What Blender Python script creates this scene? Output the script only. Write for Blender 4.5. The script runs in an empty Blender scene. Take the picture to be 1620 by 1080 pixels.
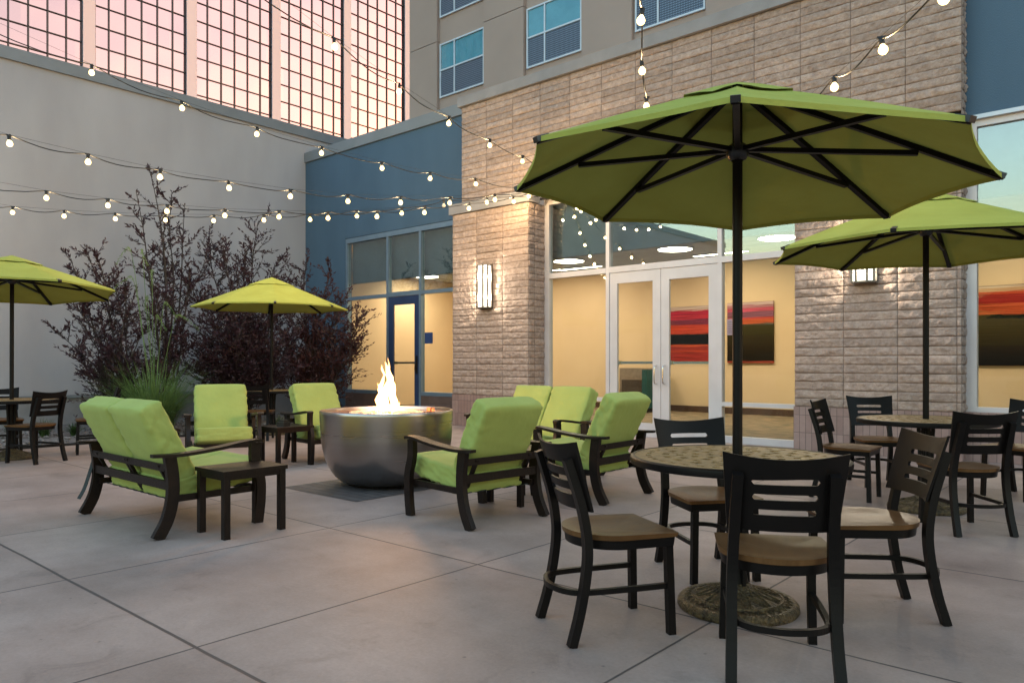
import bpy, bmesh, math, random
from mathutils import Vector, Matrix, noise
random.seed(7)
R_ = math.radians
sc = bpy.context.scene
COL = sc.collection
# ---------------------------------------------------------------- survey of the place
TH = R_(41.1); FP = 1181.0; CH = 1.2; VH = 574.0
FW = Vector((-math.sin(TH), math.cos(TH))); RT = Vector((math.cos(TH), math.sin(TH)))
def ray(u):
    k = (u-810)/FP
    return FW + RT*k
def onY(u, Y):                       # plan X where the sight line of column u meets plane Y
    r = ray(u); return r.x/r.y*Y
def zat(u, v, Y):                    # height seen at (u,v) on plane Y
    r = ray(u); return CH + (VH-v)*(Y/r.y)/FP
def zatX(u, v, X):
    r = ray(u); return CH + (VH-v)*(X/r.x)/FP

# ---------------------------------------------------------------- materials
def nt(name):
    m = bpy.data.materials.new(name); m.use_nodes = True
    t = m.node_tree; t.nodes.clear()
    return m, t
def N(t, kind, **kw):
    n = t.nodes.new(kind)
    for k, v in kw.items():
        if k in n.inputs.keys() if isinstance(k, str) else False: n.inputs[k].default_value = v
        else: setattr(n, k, v)
    return n
def L(t, a, b): t.links.new(a, b)
def mat(name, c1, c2=None, rough=.6, metal=0., nscale=4., bump=0., bscale=40., spec=.5, sheen=0., stretch=(1,1,1), aniso=0., detail=5., transl=0., coords='Object', rvar=0.):
    m, t = nt(name)
    out = N(t, 'ShaderNodeOutputMaterial'); b = N(t, 'ShaderNodeBsdfPrincipled')
    b.inputs['Roughness'].default_value = rough; b.inputs['Metallic'].default_value = metal
    b.inputs['Specular IOR Level'].default_value = spec
    if sheen: b.inputs['Sheen Weight'].default_value = sheen
    if aniso: b.inputs['Anisotropic'].default_value = aniso
    tc = N(t, 'ShaderNodeTexCoord'); mp = N(t, 'ShaderNodeMapping'); mp.inputs['Scale'].default_value = stretch
    L(t, tc.outputs[coords], mp.inputs[0])
    c2 = c2 or tuple(x*.8 for x in c1)
    no = N(t, 'ShaderNodeTexNoise'); no.inputs['Scale'].default_value = nscale; no.inputs['Detail'].default_value = detail
    L(t, mp.outputs[0], no.inputs['Vector'])
    cr = N(t, 'ShaderNodeValToRGB')
    cr.color_ramp.elements[0].position = .32; cr.color_ramp.elements[1].position = .68
    cr.color_ramp.elements[0].color = (*c2, 1); cr.color_ramp.elements[1].color = (*c1, 1)
    L(t, no.outputs['Fac'], cr.inputs[0]); L(t, cr.outputs[0], b.inputs['Base Color'])
    if rvar:
        mr = N(t, 'ShaderNodeMapRange'); mr.inputs[3].default_value = rough-rvar; mr.inputs[4].default_value = rough+rvar
        L(t, no.outputs['Fac'], mr.inputs[0]); L(t, mr.outputs[0], b.inputs['Roughness'])
    if bump:
        n2 = N(t, 'ShaderNodeTexNoise'); n2.inputs['Scale'].default_value = bscale; n2.inputs['Detail'].default_value = 6
        L(t, mp.outputs[0], n2.inputs['Vector'])
        bp = N(t, 'ShaderNodeBump'); bp.inputs['Strength'].default_value = bump; bp.inputs['Distance'].default_value = .02
        L(t, n2.outputs['Fac'], bp.inputs['Height']); L(t, bp.outputs[0], b.inputs['Normal'])
    if transl:
        tr = N(t, 'ShaderNodeBsdfTranslucent'); L(t, cr.outputs[0], tr.inputs[0])
        mx = N(t, 'ShaderNodeMixShader'); mx.inputs[0].default_value = transl
        L(t, b.outputs[0], mx.inputs[1]); L(t, tr.outputs[0], mx.inputs[2]); L(t, mx.outputs[0], out.inputs[0])
    else: L(t, b.outputs[0], out.inputs[0])
    return m
def emis(name, c, s):
    m, t = nt(name); out = N(t, 'ShaderNodeOutputMaterial'); e = N(t, 'ShaderNodeEmission')
    e.inputs[0].default_value = (*c, 1); e.inputs[1].default_value = s
    L(t, e.outputs[0], out.inputs[0]); return m
def glassmat(name, tint=(.9,.95,.93), refl=1.0):
    m, t = nt(name); out = N(t, 'ShaderNodeOutputMaterial')
    tr = N(t, 'ShaderNodeBsdfTransparent'); tr.inputs[0].default_value = (*tint, 1)
    gl = N(t, 'ShaderNodeBsdfGlossy'); gl.inputs['Roughness'].default_value = .01
    fr = N(t, 'ShaderNodeLayerWeight'); fr.inputs[0].default_value = .5
    pw = N(t, 'ShaderNodeMath', operation='POWER'); L(t, fr.outputs['Facing'], pw.inputs[0]); pw.inputs[1].default_value = 4.
    mu = N(t, 'ShaderNodeMath', operation='MULTIPLY_ADD'); mu.inputs[1].default_value = .6; mu.inputs[2].default_value = .018*refl; mu.use_clamp = True
    L(t, pw.outputs[0], mu.inputs[0])
    mx = N(t, 'ShaderNodeMixShader'); L(t, mu.outputs[0], mx.inputs[0])
    L(t, tr.outputs[0], mx.inputs[1]); L(t, gl.outputs[0], mx.inputs[2]); L(t, mx.outputs[0], out.inputs[0])
    return m

def pavement_mat():
    m, t = nt('patio concrete'); out = N(t, 'ShaderNodeOutputMaterial'); b = N(t, 'ShaderNodeBsdfPrincipled')
    tc = N(t, 'ShaderNodeTexCoord'); sp = N(t, 'ShaderNodeSeparateXYZ')
    wob = N(t, 'ShaderNodeTexNoise'); wob.inputs['Scale'].default_value = 1.7; wob.inputs['Detail'].default_value = 8
    L(t, tc.outputs['Object'], wob.inputs['Vector'])
    wadd = N(t, 'ShaderNodeVectorMath', operation='SCALE'); wadd.inputs['Scale'].default_value = .016
    L(t, wob.outputs['Color'], wadd.inputs[0])
    va = N(t, 'ShaderNodeVectorMath', operation='ADD'); L(t, tc.outputs['Object'], va.inputs[0]); L(t, wadd.outputs[0], va.inputs[1])
    L(t, va.outputs[0], sp.inputs[0])
    def joint(axis, off, per, w):
        a = N(t, 'ShaderNodeMath', operation='SUBTRACT'); L(t, sp.outputs[axis], a.inputs[0]); a.inputs[1].default_value = off
        p = N(t, 'ShaderNodeMath', operation='PINGPONG'); L(t, a.outputs[0], p.inputs[0]); p.inputs[1].default_value = per/2
        r = N(t, 'ShaderNodeMapRange'); r.inputs[1].default_value = w*.45; r.inputs[2].default_value = w
        r.inputs[3].default_value = 1; r.inputs[4].default_value = 0
        L(t, p.outputs[0], r.inputs[0]); return r, a
    jx, _ = joint(0, -1.58+.008, 1.5, .008); jy, ay = joint(1, 1.50+.008, 1.72, .0085)
    # the widest saw cut, filled with sealant
    ab = N(t, 'ShaderNodeMath', operation='ABSOLUTE'); L(t, ay.outputs[0], ab.inputs[0])
    rw = N(t, 'ShaderNodeMapRange'); rw.inputs[1].default_value = .0065; rw.inputs[2].default_value = .0105; rw.inputs[3].default_value = 1; rw.inputs[4].default_value = 0
    L(t, ab.outputs[0], rw.inputs[0])
    mxj = N(t, 'ShaderNodeMath', operation='MAXIMUM'); L(t, jx.outputs[0], mxj.inputs[0]); L(t, jy.outputs[0], mxj.inputs[1])
    mj2 = N(t, 'ShaderNodeMath', operation='MAXIMUM'); L(t, mxj.outputs[0], mj2.inputs[0]); L(t, rw.outputs[0], mj2.inputs[1])
    n1 = N(t, 'ShaderNodeTexNoise'); n1.inputs['Scale'].default_value = .9; n1.inputs['Detail'].default_value = 9; n1.inputs['Roughness'].default_value = .62
    L(t, tc.outputs['Object'], n1.inputs['Vector'])
    c1 = N(t, 'ShaderNodeValToRGB'); e = c1.color_ramp.elements
    e[0].position = .33; e[0].color = (.25,.172,.138,1); e[1].position = .7; e[1].color = (.44,.315,.258,1)
    L(t, n1.outputs['Fac'], c1.inputs[0])
    n2 = N(t, 'ShaderNodeTexNoise'); n2.inputs['Scale'].default_value = 55; n2.inputs['Detail'].default_value = 6; n2.inputs['Roughness'].default_value = .75
    L(t, tc.outputs['Object'], n2.inputs['Vector'])
    mr = N(t, 'ShaderNodeMapRange'); mr.inputs[3].default_value = .72; mr.inputs[4].default_value = 1.26; L(t, n2.outputs['Fac'], mr.inputs[0])
    # faint brushed drag marks
    mp = N(t, 'ShaderNodeMapping'); mp.inputs['Scale'].default_value = (2, 5, 1); L(t, tc.outputs['Object'], mp.inputs[0])
    n3 = N(t, 'ShaderNodeTexNoise'); n3.inputs['Scale'].default_value = 2.; n3.inputs['Detail'].default_value = 6; L(t, mp.outputs[0], n3.inputs['Vector'])
    mr3 = N(t, 'ShaderNodeMapRange'); mr3.inputs[1].default_value = .3; mr3.inputs[2].default_value = .7; mr3.inputs[3].default_value = .97; mr3.inputs[4].default_value = 1.02; L(t, n3.outputs['Fac'], mr3.inputs[0])
    n5 = N(t, 'ShaderNodeTexNoise'); n5.inputs['Scale'].default_value = 3.3; n5.inputs['Detail'].default_value = 10; n5.inputs['Roughness'].default_value = .7; n5.inputs['Distortion'].default_value = .8
    L(t, tc.outputs['Object'], n5.inputs['Vector'])
    r5 = N(t, 'ShaderNodeMapRange'); r5.inputs[1].default_value = .56; r5.inputs[2].default_value = .72; r5.inputs[3].default_value = 1.0; r5.inputs[4].default_value = .76; L(t, n5.outputs['Fac'], r5.inputs[0])
    vs = N(t, 'ShaderNodeTexVoronoi'); vs.inputs['Scale'].default_value = 5.; L(t, tc.outputs['Object'], vs.inputs['Vector'])
    r6 = N(t, 'ShaderNodeMapRange'); r6.inputs[1].default_value = .02; r6.inputs[2].default_value = .055; r6.inputs[3].default_value = .62; r6.inputs[4].default_value = 1.; L(t, vs.outputs['Distance'], r6.inputs[0])
    m56 = N(t, 'ShaderNodeMath', operation='MULTIPLY'); L(t, r5.outputs[0], m56.inputs[0]); L(t, r6.outputs[0], m56.inputs[1])
    m57 = N(t, 'ShaderNodeMath', operation='MULTIPLY'); L(t, m56.outputs[0], m57.inputs[0]); L(t, mr.outputs[0], m57.inputs[1]); mr = m57
    mm = N(t, 'ShaderNodeMath', operation='MULTIPLY'); L(t, mr.outputs[0], mm.inputs[0]); L(t, mr3.outputs[0], mm.inputs[1])
    # each pour a touch different
    fx = N(t, 'ShaderNodeMath', operation='DIVIDE'); 
    sx = N(t, 'ShaderNodeMath', operation='SUBTRACT'); L(t, sp.outputs[0], sx.inputs[0]); sx.inputs[1].default_value = -1.572
    L(t, sx.outputs[0], fx.inputs[0]); fx.inputs[1].default_value = 1.5
    fxx = N(t, 'ShaderNodeMath', operation='FLOOR'); L(t, fx.outputs[0], fxx.inputs[0])
    fy = N(t, 'ShaderNodeMath', operation='DIVIDE'); L(t, ay.outputs[0], fy.inputs[0]); fy.inputs[1].default_value = 1.72
    fyy = N(t, 'ShaderNodeMath', operation='FLOOR'); L(t, fy.outputs[0], fyy.inputs[0])
    cb = N(t, 'ShaderNodeCombineXYZ'); L(t, fxx.outputs[0], cb.inputs[0]); L(t, fyy.outputs[0], cb.inputs[1])
    wn = N(t, 'ShaderNodeTexWhiteNoise'); L(t, cb.outputs[0], wn.inputs['Vector'])
    mrw = N(t, 'ShaderNodeMapRange'); mrw.inputs[3].default_value = .92; mrw.inputs[4].default_value = 1.07; L(t, wn.outputs['Value'], mrw.inputs[0])
    m4 = N(t, 'ShaderNodeMath', operation='MULTIPLY'); L(t, mm.outputs[0], m4.inputs[0]); L(t, mrw.outputs[0], m4.inputs[1])
    sc1 = N(t, 'ShaderNodeVectorMath', operation='SCALE'); L(t, c1.outputs[0], sc1.inputs[0]); L(t, m4.outputs[0], sc1.inputs['Scale'])
    mixc = N(t, 'ShaderNodeMix', data_type='RGBA'); L(t, mj2.outputs[0], mixc.inputs[0]); L(t, sc1.outputs[0], mixc.inputs[6])
    mixc.inputs[7].default_value = (.075,.058,.052,1)
    L(t, mixc.outputs[2], b.inputs['Base Color'])
    b.inputs['Roughness'].default_value = .62; b.inputs['Specular IOR Level'].default_value = .35
    # bump: grooves and grain
    hs = N(t, 'ShaderNodeMath', operation='MULTIPLY'); L(t, mj2.outputs[0], hs.inputs[0]); hs.inputs[1].default_value = -3.
    ha = N(t, 'ShaderNodeMath', operation='ADD'); L(t, hs.outputs[0], ha.inputs[0]); L(t, n2.outputs['Fac'], ha.inputs[1])
    bp = N(t, 'ShaderNodeBump'); bp.inputs['Strength'].default_value = .35; bp.inputs['Distance'].default_value = .004
    L(t, ha.outputs[0], bp.inputs['Height']); L(t, bp.outputs[0], b.inputs['Normal'])
    L(t, b.outputs[0], out.inputs[0]); return m

def tile_mat(name, c1, c2, mortar, bw, bh, ms, axis='XZ', rough=.6, bump=.5, offset=0., rot=False, zoff=0.):
    m, t = nt(name); out = N(t, 'ShaderNodeOutputMaterial'); b = N(t, 'ShaderNodeBsdfPrincipled')
    tc = N(t, 'ShaderNodeTexCoord'); sp = N(t, 'ShaderNodeSeparateXYZ'); L(t, tc.outputs['Object'], sp.inputs[0])
    cb = N(t, 'ShaderNodeCombineXYZ')
    ad = N(t, 'ShaderNodeMath', operation='ADD'); L(t, sp.outputs[0], ad.inputs[0])
    if axis == 'XZ':
        L(t, sp.outputs[1], ad.inputs[1]); L(t, ad.outputs[0], cb.inputs[0]); L(t, sp.outputs[2], cb.inputs[1])
    else:
        L(t, sp.outputs[0], cb.inputs[0]); L(t, sp.outputs[1], cb.inputs[1])
    br = N(t, 'ShaderNodeTexBrick'); br.offset = offset; br.inputs['Scale'].default_value = 1
    br.inputs['Color1'].default_value = (*c1, 1); br.inputs['Color2'].default_value = (*c2, 1); br.inputs['Mortar'].default_value = (*mortar, 1)
    br.inputs['Brick Width'].default_value = bw; br.inputs['Row Height'].default_value = bh; br.inputs['Mortar Size'].default_value = ms
    br.inputs['Bias'].default_value = 0.
    L(t, cb.outputs[0], br.inputs['Vector'])
    no = N(t, 'ShaderNodeTexNoise'); no.inputs['Scale'].default_value = 9; no.inputs['Detail'].default_value = 8; L(t, tc.outputs['Object'], no.inputs['Vector'])
    mr = N(t, 'ShaderNodeMapRange'); mr.inputs[3].default_value = .75; mr.inputs[4].default_value = 1.25; L(t, no.outputs['Fac'], mr.inputs[0])
    s = N(t, 'ShaderNodeVectorMath', operation='SCALE'); L(t, br.outputs['Color'], s.inputs[0]); L(t, mr.outputs[0], s.inputs['Scale'])
    L(t, s.outputs[0], b.inputs['Base Color']); b.inputs['Roughness'].default_value = rough
    sub = N(t, 'ShaderNodeMath', operation='SUBTRACT'); L(t, no.outputs['Fac'], sub.inputs[0])
    mfac = N(t, 'ShaderNodeMath', operation='MULTIPLY'); L(t, br.outputs['Fac'], mfac.inputs[0]); mfac.inputs[1].default_value = 2.; L(t, mfac.outputs[0], sub.inputs[1])
    bp = N(t, 'ShaderNodeBump'); bp.inputs['Strength'].default_value = bump; bp.inputs['Distance'].default_value = .006
    L(t, sub.outputs[0], bp.inputs['Height']); L(t, bp.outputs[0], b.inputs['Normal'])
    L(t, b.outputs[0], out.inputs[0]); return m

def stone_mat():
    m, t = nt('split face stone'); out = N(t, 'ShaderNodeOutputMaterial'); b = N(t, 'ShaderNodeBsdfPrincipled')
    tc = N(t, 'ShaderNodeTexCoord')
    at = N(t, 'ShaderNodeAttribute'); at.attribute_name = 'tone'      # per block tone (x) and joint mask (y)
    sp = N(t, 'ShaderNodeSeparateXYZ'); L(t, at.outputs['Vector'], sp.inputs[0])
    no = N(t, 'ShaderNodeTexNoise'); no.inputs['Scale'].default_value = 14; no.inputs['Detail'].default_value = 9; no.inputs['Roughness'].default_value = .7
    L(t, tc.outputs['Object'], no.inputs['Vector'])
    cr = N(t, 'ShaderNodeValToRGB'); e = cr.color_ramp.elements
    e[0].position = .3; e[0].color = (.30,.215,.175,1); e[1].position = .72; e[1].color = (.54,.405,.335,1)
    L(t, no.outputs['Fac'], cr.inputs[0])
    mr = N(t, 'ShaderNodeMapRange'); mr.inputs[3].default_value = .84; mr.inputs[4].default_value = 1.12; L(t, sp.outputs[0], mr.inputs[0])
    s = N(t, 'ShaderNodeVectorMath', operation='SCALE'); L(t, cr.outputs[0], s.inputs[0]); L(t, mr.outputs[0], s.inputs['Scale'])
    mx = N(t, 'ShaderNodeMix', data_type='RGBA'); L(t, sp.outputs[1], mx.inputs[0]); L(t, s.outputs[0], mx.inputs[6]); mx.inputs[7].default_value = (.15,.105,.08,1)
    L(t, mx.outputs[2], b.inputs['Base Color']); b.inputs['Roughness'].default_value = .8; b.inputs['Specular IOR Level'].default_value = .35
    n2 = N(t, 'ShaderNodeTexNoise'); n2.inputs['Scale'].default_value = 34; n2.inputs['Detail'].default_value = 9; n2.inputs['Roughness'].default_value = .68; L(t, tc.outputs['Object'], n2.inputs['Vector'])
    bp = N(t, 'ShaderNodeBump'); bp.inputs['Strength'].default_value = .8; bp.inputs['Distance'].default_value = .03
    L(t, n2.outputs['Fac'], bp.inputs['Height']); L(t, bp.outputs[0], b.inputs['Normal'])
    L(t, b.outputs[0], out.inputs[0]); return m

def stripe_mat(name, stops, seed):
    """abstract painting: torn horizontal bands (Z runs 0..1 over the canvas)"""
    m, t = nt(name); out = N(t, 'ShaderNodeOutputMaterial'); b = N(t, 'ShaderNodeBsdfPrincipled')
    tc = N(t, 'ShaderNodeTexCoord'); sp = N(t, 'ShaderNodeSeparateXYZ'); L(t, tc.outputs['Generated'], sp.inputs[0])
    mp = N(t, 'ShaderNodeMapping'); mp.inputs['Scale'].default_value = (.55, 1, 42); mp.inputs['Location'].default_value = (seed, 0, 0); L(t, tc.outputs['Generated'], mp.inputs[0])
    no = N(t, 'ShaderNodeTexNoise'); no.inputs['Scale'].default_value = 2.2; no.inputs['Detail'].default_value = 9; L(t, mp.outputs[0], no.inputs['Vector'])
    mr = N(t, 'ShaderNodeMapRange'); mr.inputs[3].default_value = -.045; mr.inputs[4].default_value = .045; L(t, no.outputs['Fac'], mr.inputs[0])
    a = N(t, 'ShaderNodeMath', operation='ADD'); L(t, sp.outputs[2], a.inputs[0]); L(t, mr.outputs[0], a.inputs[1])
    cr = N(t, 'ShaderNodeValToRGB'); cr.color_ramp.interpolation = 'CONSTANT'
    el = cr.color_ramp.elements
    el[0].position = stops[0][0]; el[0].color = (*stops[0][1], 1); el[1].position = stops[-1][0]; el[1].color = (*stops[-1][1], 1)
    for p, c in stops[1:-1]:
        q = el.new(p); q.color = (*c, 1)
    L(t, a.outputs[0], cr.inputs[0])
    mr2 = N(t, 'ShaderNodeMapRange'); mr2.inputs[1].default_value=.3; mr2.inputs[2].default_value=.7; mr2.inputs[3].default_value = .35; mr2.inputs[4].default_value = 1.35; L(t, no.outputs['Fac'], mr2.inputs[0])
    s = N(t, 'ShaderNodeVectorMath', operation='SCALE'); L(t, cr.outputs[0], s.inputs[0]); L(t, mr2.outputs[0], s.inputs['Scale'])
    L(t, s.outputs[0], b.inputs['Base Color']); b.inputs['Roughness'].default_value = .6; b.inputs['Specular IOR Level'].default_value = .06; L(t, b.outputs[0], out.inputs[0]); return m

def gravel_mat():
    m, t = nt('bed gravel'); out = N(t, 'ShaderNodeOutputMaterial'); b = N(t, 'ShaderNodeBsdfPrincipled')
    tc = N(t, 'ShaderNodeTexCoord'); vo = N(t, 'ShaderNodeTexVoronoi'); vo.inputs['Scale'].default_value = 22; L(t, tc.outputs['Object'], vo.inputs['Vector'])
    cr = N(t, 'ShaderNodeValToRGB'); cr.color_ramp.elements[0].color = (.07,.05,.045,1); cr.color_ramp.elements[1].color = (.30,.25,.22,1)
    L(t, vo.outputs['Color'], cr.inputs[0]); L(t, cr.outputs[0], b.inputs['Base Color'])
    bp = N(t, 'ShaderNodeBump'); bp.invert = True; bp.inputs['Distance'].default_value = .03; L(t, vo.outputs['Distance'], bp.inputs['Height']); L(t, bp.outputs[0], b.inputs['Normal'])
    b.inputs['Roughness'].default_value = .85; L(t, b.outputs[0], out.inputs[0]); return m

def perf_mat():
    """perforated louvre panel under the guest room windows"""
    m, t = nt('perforated panel'); out = N(t, 'ShaderNodeOutputMaterial'); b = N(t, 'ShaderNodeBsdfPrincipled')
    tc = N(t, 'ShaderNodeTexCoord'); sp = N(t, 'ShaderNodeSeparateXYZ'); L(t, tc.outputs['Object'], sp.inputs[0])
    def wave(o, f, ph=None):
        a = N(t, 'ShaderNodeMath', operation='MULTIPLY'); L(t, o, a.inputs[0]); a.inputs[1].default_value = f
        if ph is not None:
            c = N(t, 'ShaderNodeMath', operation='ADD'); L(t, a.outputs[0], c.inputs[0]); L(t, ph, c.inputs[1]); a = c
        s = N(t, 'ShaderNodeMath', operation='SINE'); L(t, a.outputs[0], s.inputs[0]); return s.outputs[0]
    u = wave(sp.outputs[0], 120); v = wave(sp.outputs[2], 90)
    m1 = N(t, 'ShaderNodeMath', operation='ADD'); L(t, u, m1.inputs[0]); L(t, v, m1.inputs[1])
    cr = N(t, 'ShaderNodeValToRGB'); cr.color_ramp.elements[0].position = .45; cr.color_ramp.elements[1].position = .62
    cr.color_ramp.elements[0].color = (.035,.05,.075,1); cr.color_ramp.elements[1].color = (.17,.22,.30,1)
    L(t, m1.outputs[0], cr.inputs[0]); L(t, cr.outputs[0], b.inputs['Base Color']); b.inputs['Roughness'].default_value = .45; b.inputs['Metallic'].default_value = .3
    L(t, b.outputs[0], out.inputs[0]); return m

def flame_mat():
    m, t = nt('flame'); out = N(t, 'ShaderNodeOutputMaterial')
    e = N(t, 'ShaderNodeEmission'); e.inputs[0].default_value = (1, .44, .13, 1); e.inputs[1].default_value = 42
    L(t, e.outputs[0], out.inputs['Volume']); return m

M = {}
M['pave'] = pavement_mat()
M['stone'] = stone_mat()
M['basetile'] = tile_mat('pink soldier tile', (.27,.165,.14), (.33,.215,.185), (.13,.085,.07), .0825, .243, .0035, zoff=0)
M['darktile'] = tile_mat('brown tile', (.12,.075,.06), (.15,.095,.08), (.06,.045,.04), .33, .16, .003)
M['pavers'] = tile_mat('grey clay pavers', (.07,.055,.05), (.11,.09,.08), (.03,.026,.024), .2, .1, .006, axis='XY', offset=.5, bump=.8)
M['greywall'] = mat('grey stucco', (.425,.405,.415), (.36,.34,.348), rough=.9, stretch=(1,1,.35), nscale=.9, bump=.35, bscale=120, spec=.2, detail=7)
M['greytrim'] = mat('grey metal coping', (.21,.22,.235), (.18,.19,.2), rough=.5, nscale=1.5, spec=.4)
M['concretecap'] = mat('precast cap', (.27,.255,.255), (.22,.208,.208), rough=.75, nscale=3, bump=.2, bscale=80)
M['bluewall'] = mat('blue stucco', (.088,.142,.20), (.073,.12,.172), rough=.85, stretch=(1,1,.35), nscale=1.1, bump=.4, bscale=150, spec=.25, detail=7)
M['tan'] = mat('tan stucco', (.44,.33,.275), (.40,.30,.25), rough=.9, nscale=.5, bump=.25, bscale=90, spec=.2)
M['joint'] = mat('dark joint', (.05,.045,.04), rough=.9)
M['alum'] = mat('clear anodised aluminium', (.62,.57,.57), (.56,.51,.51), rough=.45, metal=.15, nscale=3)
M['whiteframe'] = mat('white window frame', (.62,.68,.74), (.55,.61,.67), rough=.4, nscale=3)
M['bluedoor'] = mat('blue painted metal', (.030,.052,.12), (.024,.042,.10), rough=.35, nscale=3)
M['glass'] = glassmat('window glass')
M['transomglass'] = glassmat('transom glass', (.8,.88,.88), 11.)
M['bulkhead'] = mat('bulkhead reflection tint', (.17,.22,.25), rough=.7)  # blue-grey colour stands in for the reflection in the transom glass
M['intwall'] = mat('warm beige wall', (.72,.515,.325), (.68,.48,.30), rough=.8, nscale=1.2, bump=.08, bscale=90)
M['ceil'] = mat('white ceiling', (.62,.6,.52), rough=.9)
M['carpet'] = mat('patterned carpet', (.34,.22,.13), (.035,.05,.03), rough=.95, nscale=2.2, stretch=(1.2,5,1), detail=6)
M['base'] = mat('brown baseboard', (.085,.04,.022), rough=.5)
M['chrome'] = mat('polished steel', (.75,.74,.72), rough=.18, metal=1.)
M['dark'] = mat('dark bronze powder coat', (.008,.006,.0055), (.006,.0048,.0045), rough=.4, nscale=12, bump=.05, bscale=300, spec=.14)
M['clubdark'] = mat('dark brown slatted frame', (.016,.0085,.006), (.007,.0042,.0034), spec=.22, rough=.4, nscale=6, stretch=(2,14,2), bump=.12, bscale=60)
M['seat'] = mat('brown dished seat', (.155,.076,.032), (.10,.048,.02), spec=.06, rough=.34, nscale=5, stretch=(1,5,1), bump=.04, bscale=120, rvar=.06)
M['tabletop'] = mat('antique bronze cast top', (.40,.245,.10), (.20,.12,.05), rough=.42, metal=.0, spec=.2, nscale=22, bump=.5, bscale=70, rvar=.08)
M['cast'] = mat('antique cast base', (.15,.10,.04), (.035,.024,.012), rough=.38, metal=.4, nscale=28, bump=.9, bscale=75)
M['green'] = mat('lime green canvas', (.375,.425,.115), (.335,.38,.10), rough=.85, nscale=2.5, bump=.22, bscale=14, spec=.12, sheen=.05, stretch=(1,1.6,1.3))
M['canopy'] = mat('lime green canopy cloth', (.37,.385,.085), (.33,.34,.07), rough=.9, nscale=3, bump=.5, bscale=9, spec=.08, transl=.06, stretch=(1,1,2))
M['strap'] = mat('dark strap', (.012,.022,.02), rough=.7)
M['steel'] = mat('brushed stainless', (.40,.355,.33), (.37,.325,.30), rough=.28, metal=1., nscale=1.6, stretch=(.5,.5,16), bump=.0, bscale=60, rvar=.018)
M['burner'] = mat('steel fire reflection tint', (.38,.20,.13), (.26,.13,.09), rough=.3, metal=.9, nscale=3)  # copper colour paints the reflected fire onto pan and igniter box
M['pebble'] = mat('pale fire glass', (.46,.38,.30), (.20,.16,.13), rough=.35, nscale=60)
M['bark'] = mat('shrub bark', (.06,.045,.04), (.035,.027,.024), rough=.9, nscale=30)
M['leafpurple'] = mat('purple leaves', (.055,.018,.026), (.026,.012,.018), rough=.5, nscale=6, transl=.2)
M['leafred'] = mat('reddish purple leaves', (.085,.024,.022), (.035,.013,.016), rough=.5, nscale=6, transl=.2)
M['grass'] = mat('ornamental grass', (.20,.30,.085), (.08,.155,.045), rough=.6, nscale=5, transl=.25)
M['groundleaf'] = mat('low green leaves', (.06,.11,.025), (.03,.06,.015), rough=.6, nscale=8, transl=.2)
M['gravel'] = gravel_mat()
M['pebblestone'] = mat('grey pebbles', (.30,.26,.24), (.12,.10,.09), rough=.8, nscale=14)
M['cable'] = mat('black cable', (.012,.011,.010), rough=.55)
m, t = nt('lit bulb glass'); out = N(t, 'ShaderNodeOutputMaterial'); e = N(t, 'ShaderNodeEmission'); e.inputs[0].default_value = (1,.66,.22,1); e.inputs[1].default_value = .30
tr = N(t, 'ShaderNodeBsdfTransparent'); ad = N(t, 'ShaderNodeAddShader'); L(t, e.outputs[0], ad.inputs[0]); L(t, tr.outputs[0], ad.inputs[1]); L(t, ad.outputs[0], out.inputs[0]); M['bulb'] = m
FIL = bpy.data.lights.new('bulb_filament', 'POINT'); FIL.energy = .85; FIL.color = (1, .70, .36); FIL.shadow_soft_size = .017
M['unlit'] = mat('unlit clear bulb', (.45,.45,.42), rough=.1)
m, t = nt('lit sconce glass'); out = N(t, 'ShaderNodeOutputMaterial'); e = N(t, 'ShaderNodeEmission'); e.inputs[0].default_value = (1,.90,.72,1); e.inputs[1].default_value = .16
tr = N(t, 'ShaderNodeBsdfTransparent'); ad = N(t, 'ShaderNodeAddShader'); L(t, e.outputs[0], ad.inputs[0]); L(t, tr.outputs[0], ad.inputs[1]); L(t, ad.outputs[0], out.inputs[0]); M['sconceglass'] = m
M['downlight'] = emis('ceiling downlight', (1, .82, .60), 5.3)
M['sconcemetal'] = mat('pewter sconce frame', (.20,.18,.16), rough=.4, metal=.7)
M['flame'] = flame_mat()
M['tower'] = None
M['mullion'] = mat('bronze mullion', (.035,.025,.025), rough=.4)
M['pil'] = mat('pale tower pilaster', (.50,.46,.52), (.47,.43,.485), rough=.7, nscale=.05)
M['curtain'] = mat('teal curtain', (.17,.43,.60), (.13,.36,.52), rough=.9, nscale=.8, stretch=(2,1,3))
M['perf'] = perf_mat()
M['signblue'] = mat('blue sign', (.04,.07,.18), rough=.4)
M['paper'] = mat('mauve notice', (.42,.30,.33), rough=.7)
M['ink'] = mat('notice ink', (.08,.05,.07), rough=.7)
M['sofa'] = mat('taupe upholstery', (.26,.19,.14), (.2,.145,.105), rough=.9, nscale=9)
M['sofadark'] = mat('brown upholstery', (.07,.045,.03), rough=.8)
M['teal'] = mat('teal upholstery', (.012,.075,.07), rough=.8)
M['black'] = mat('black plastic', (.012,.012,.013), rough=.35)
M['exit'] = emis('green exit glow', (.25,1,.4), 1.2)
M['warmpanel'] = emis('small lit panel', (1,.85,.5), 2.)
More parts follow.
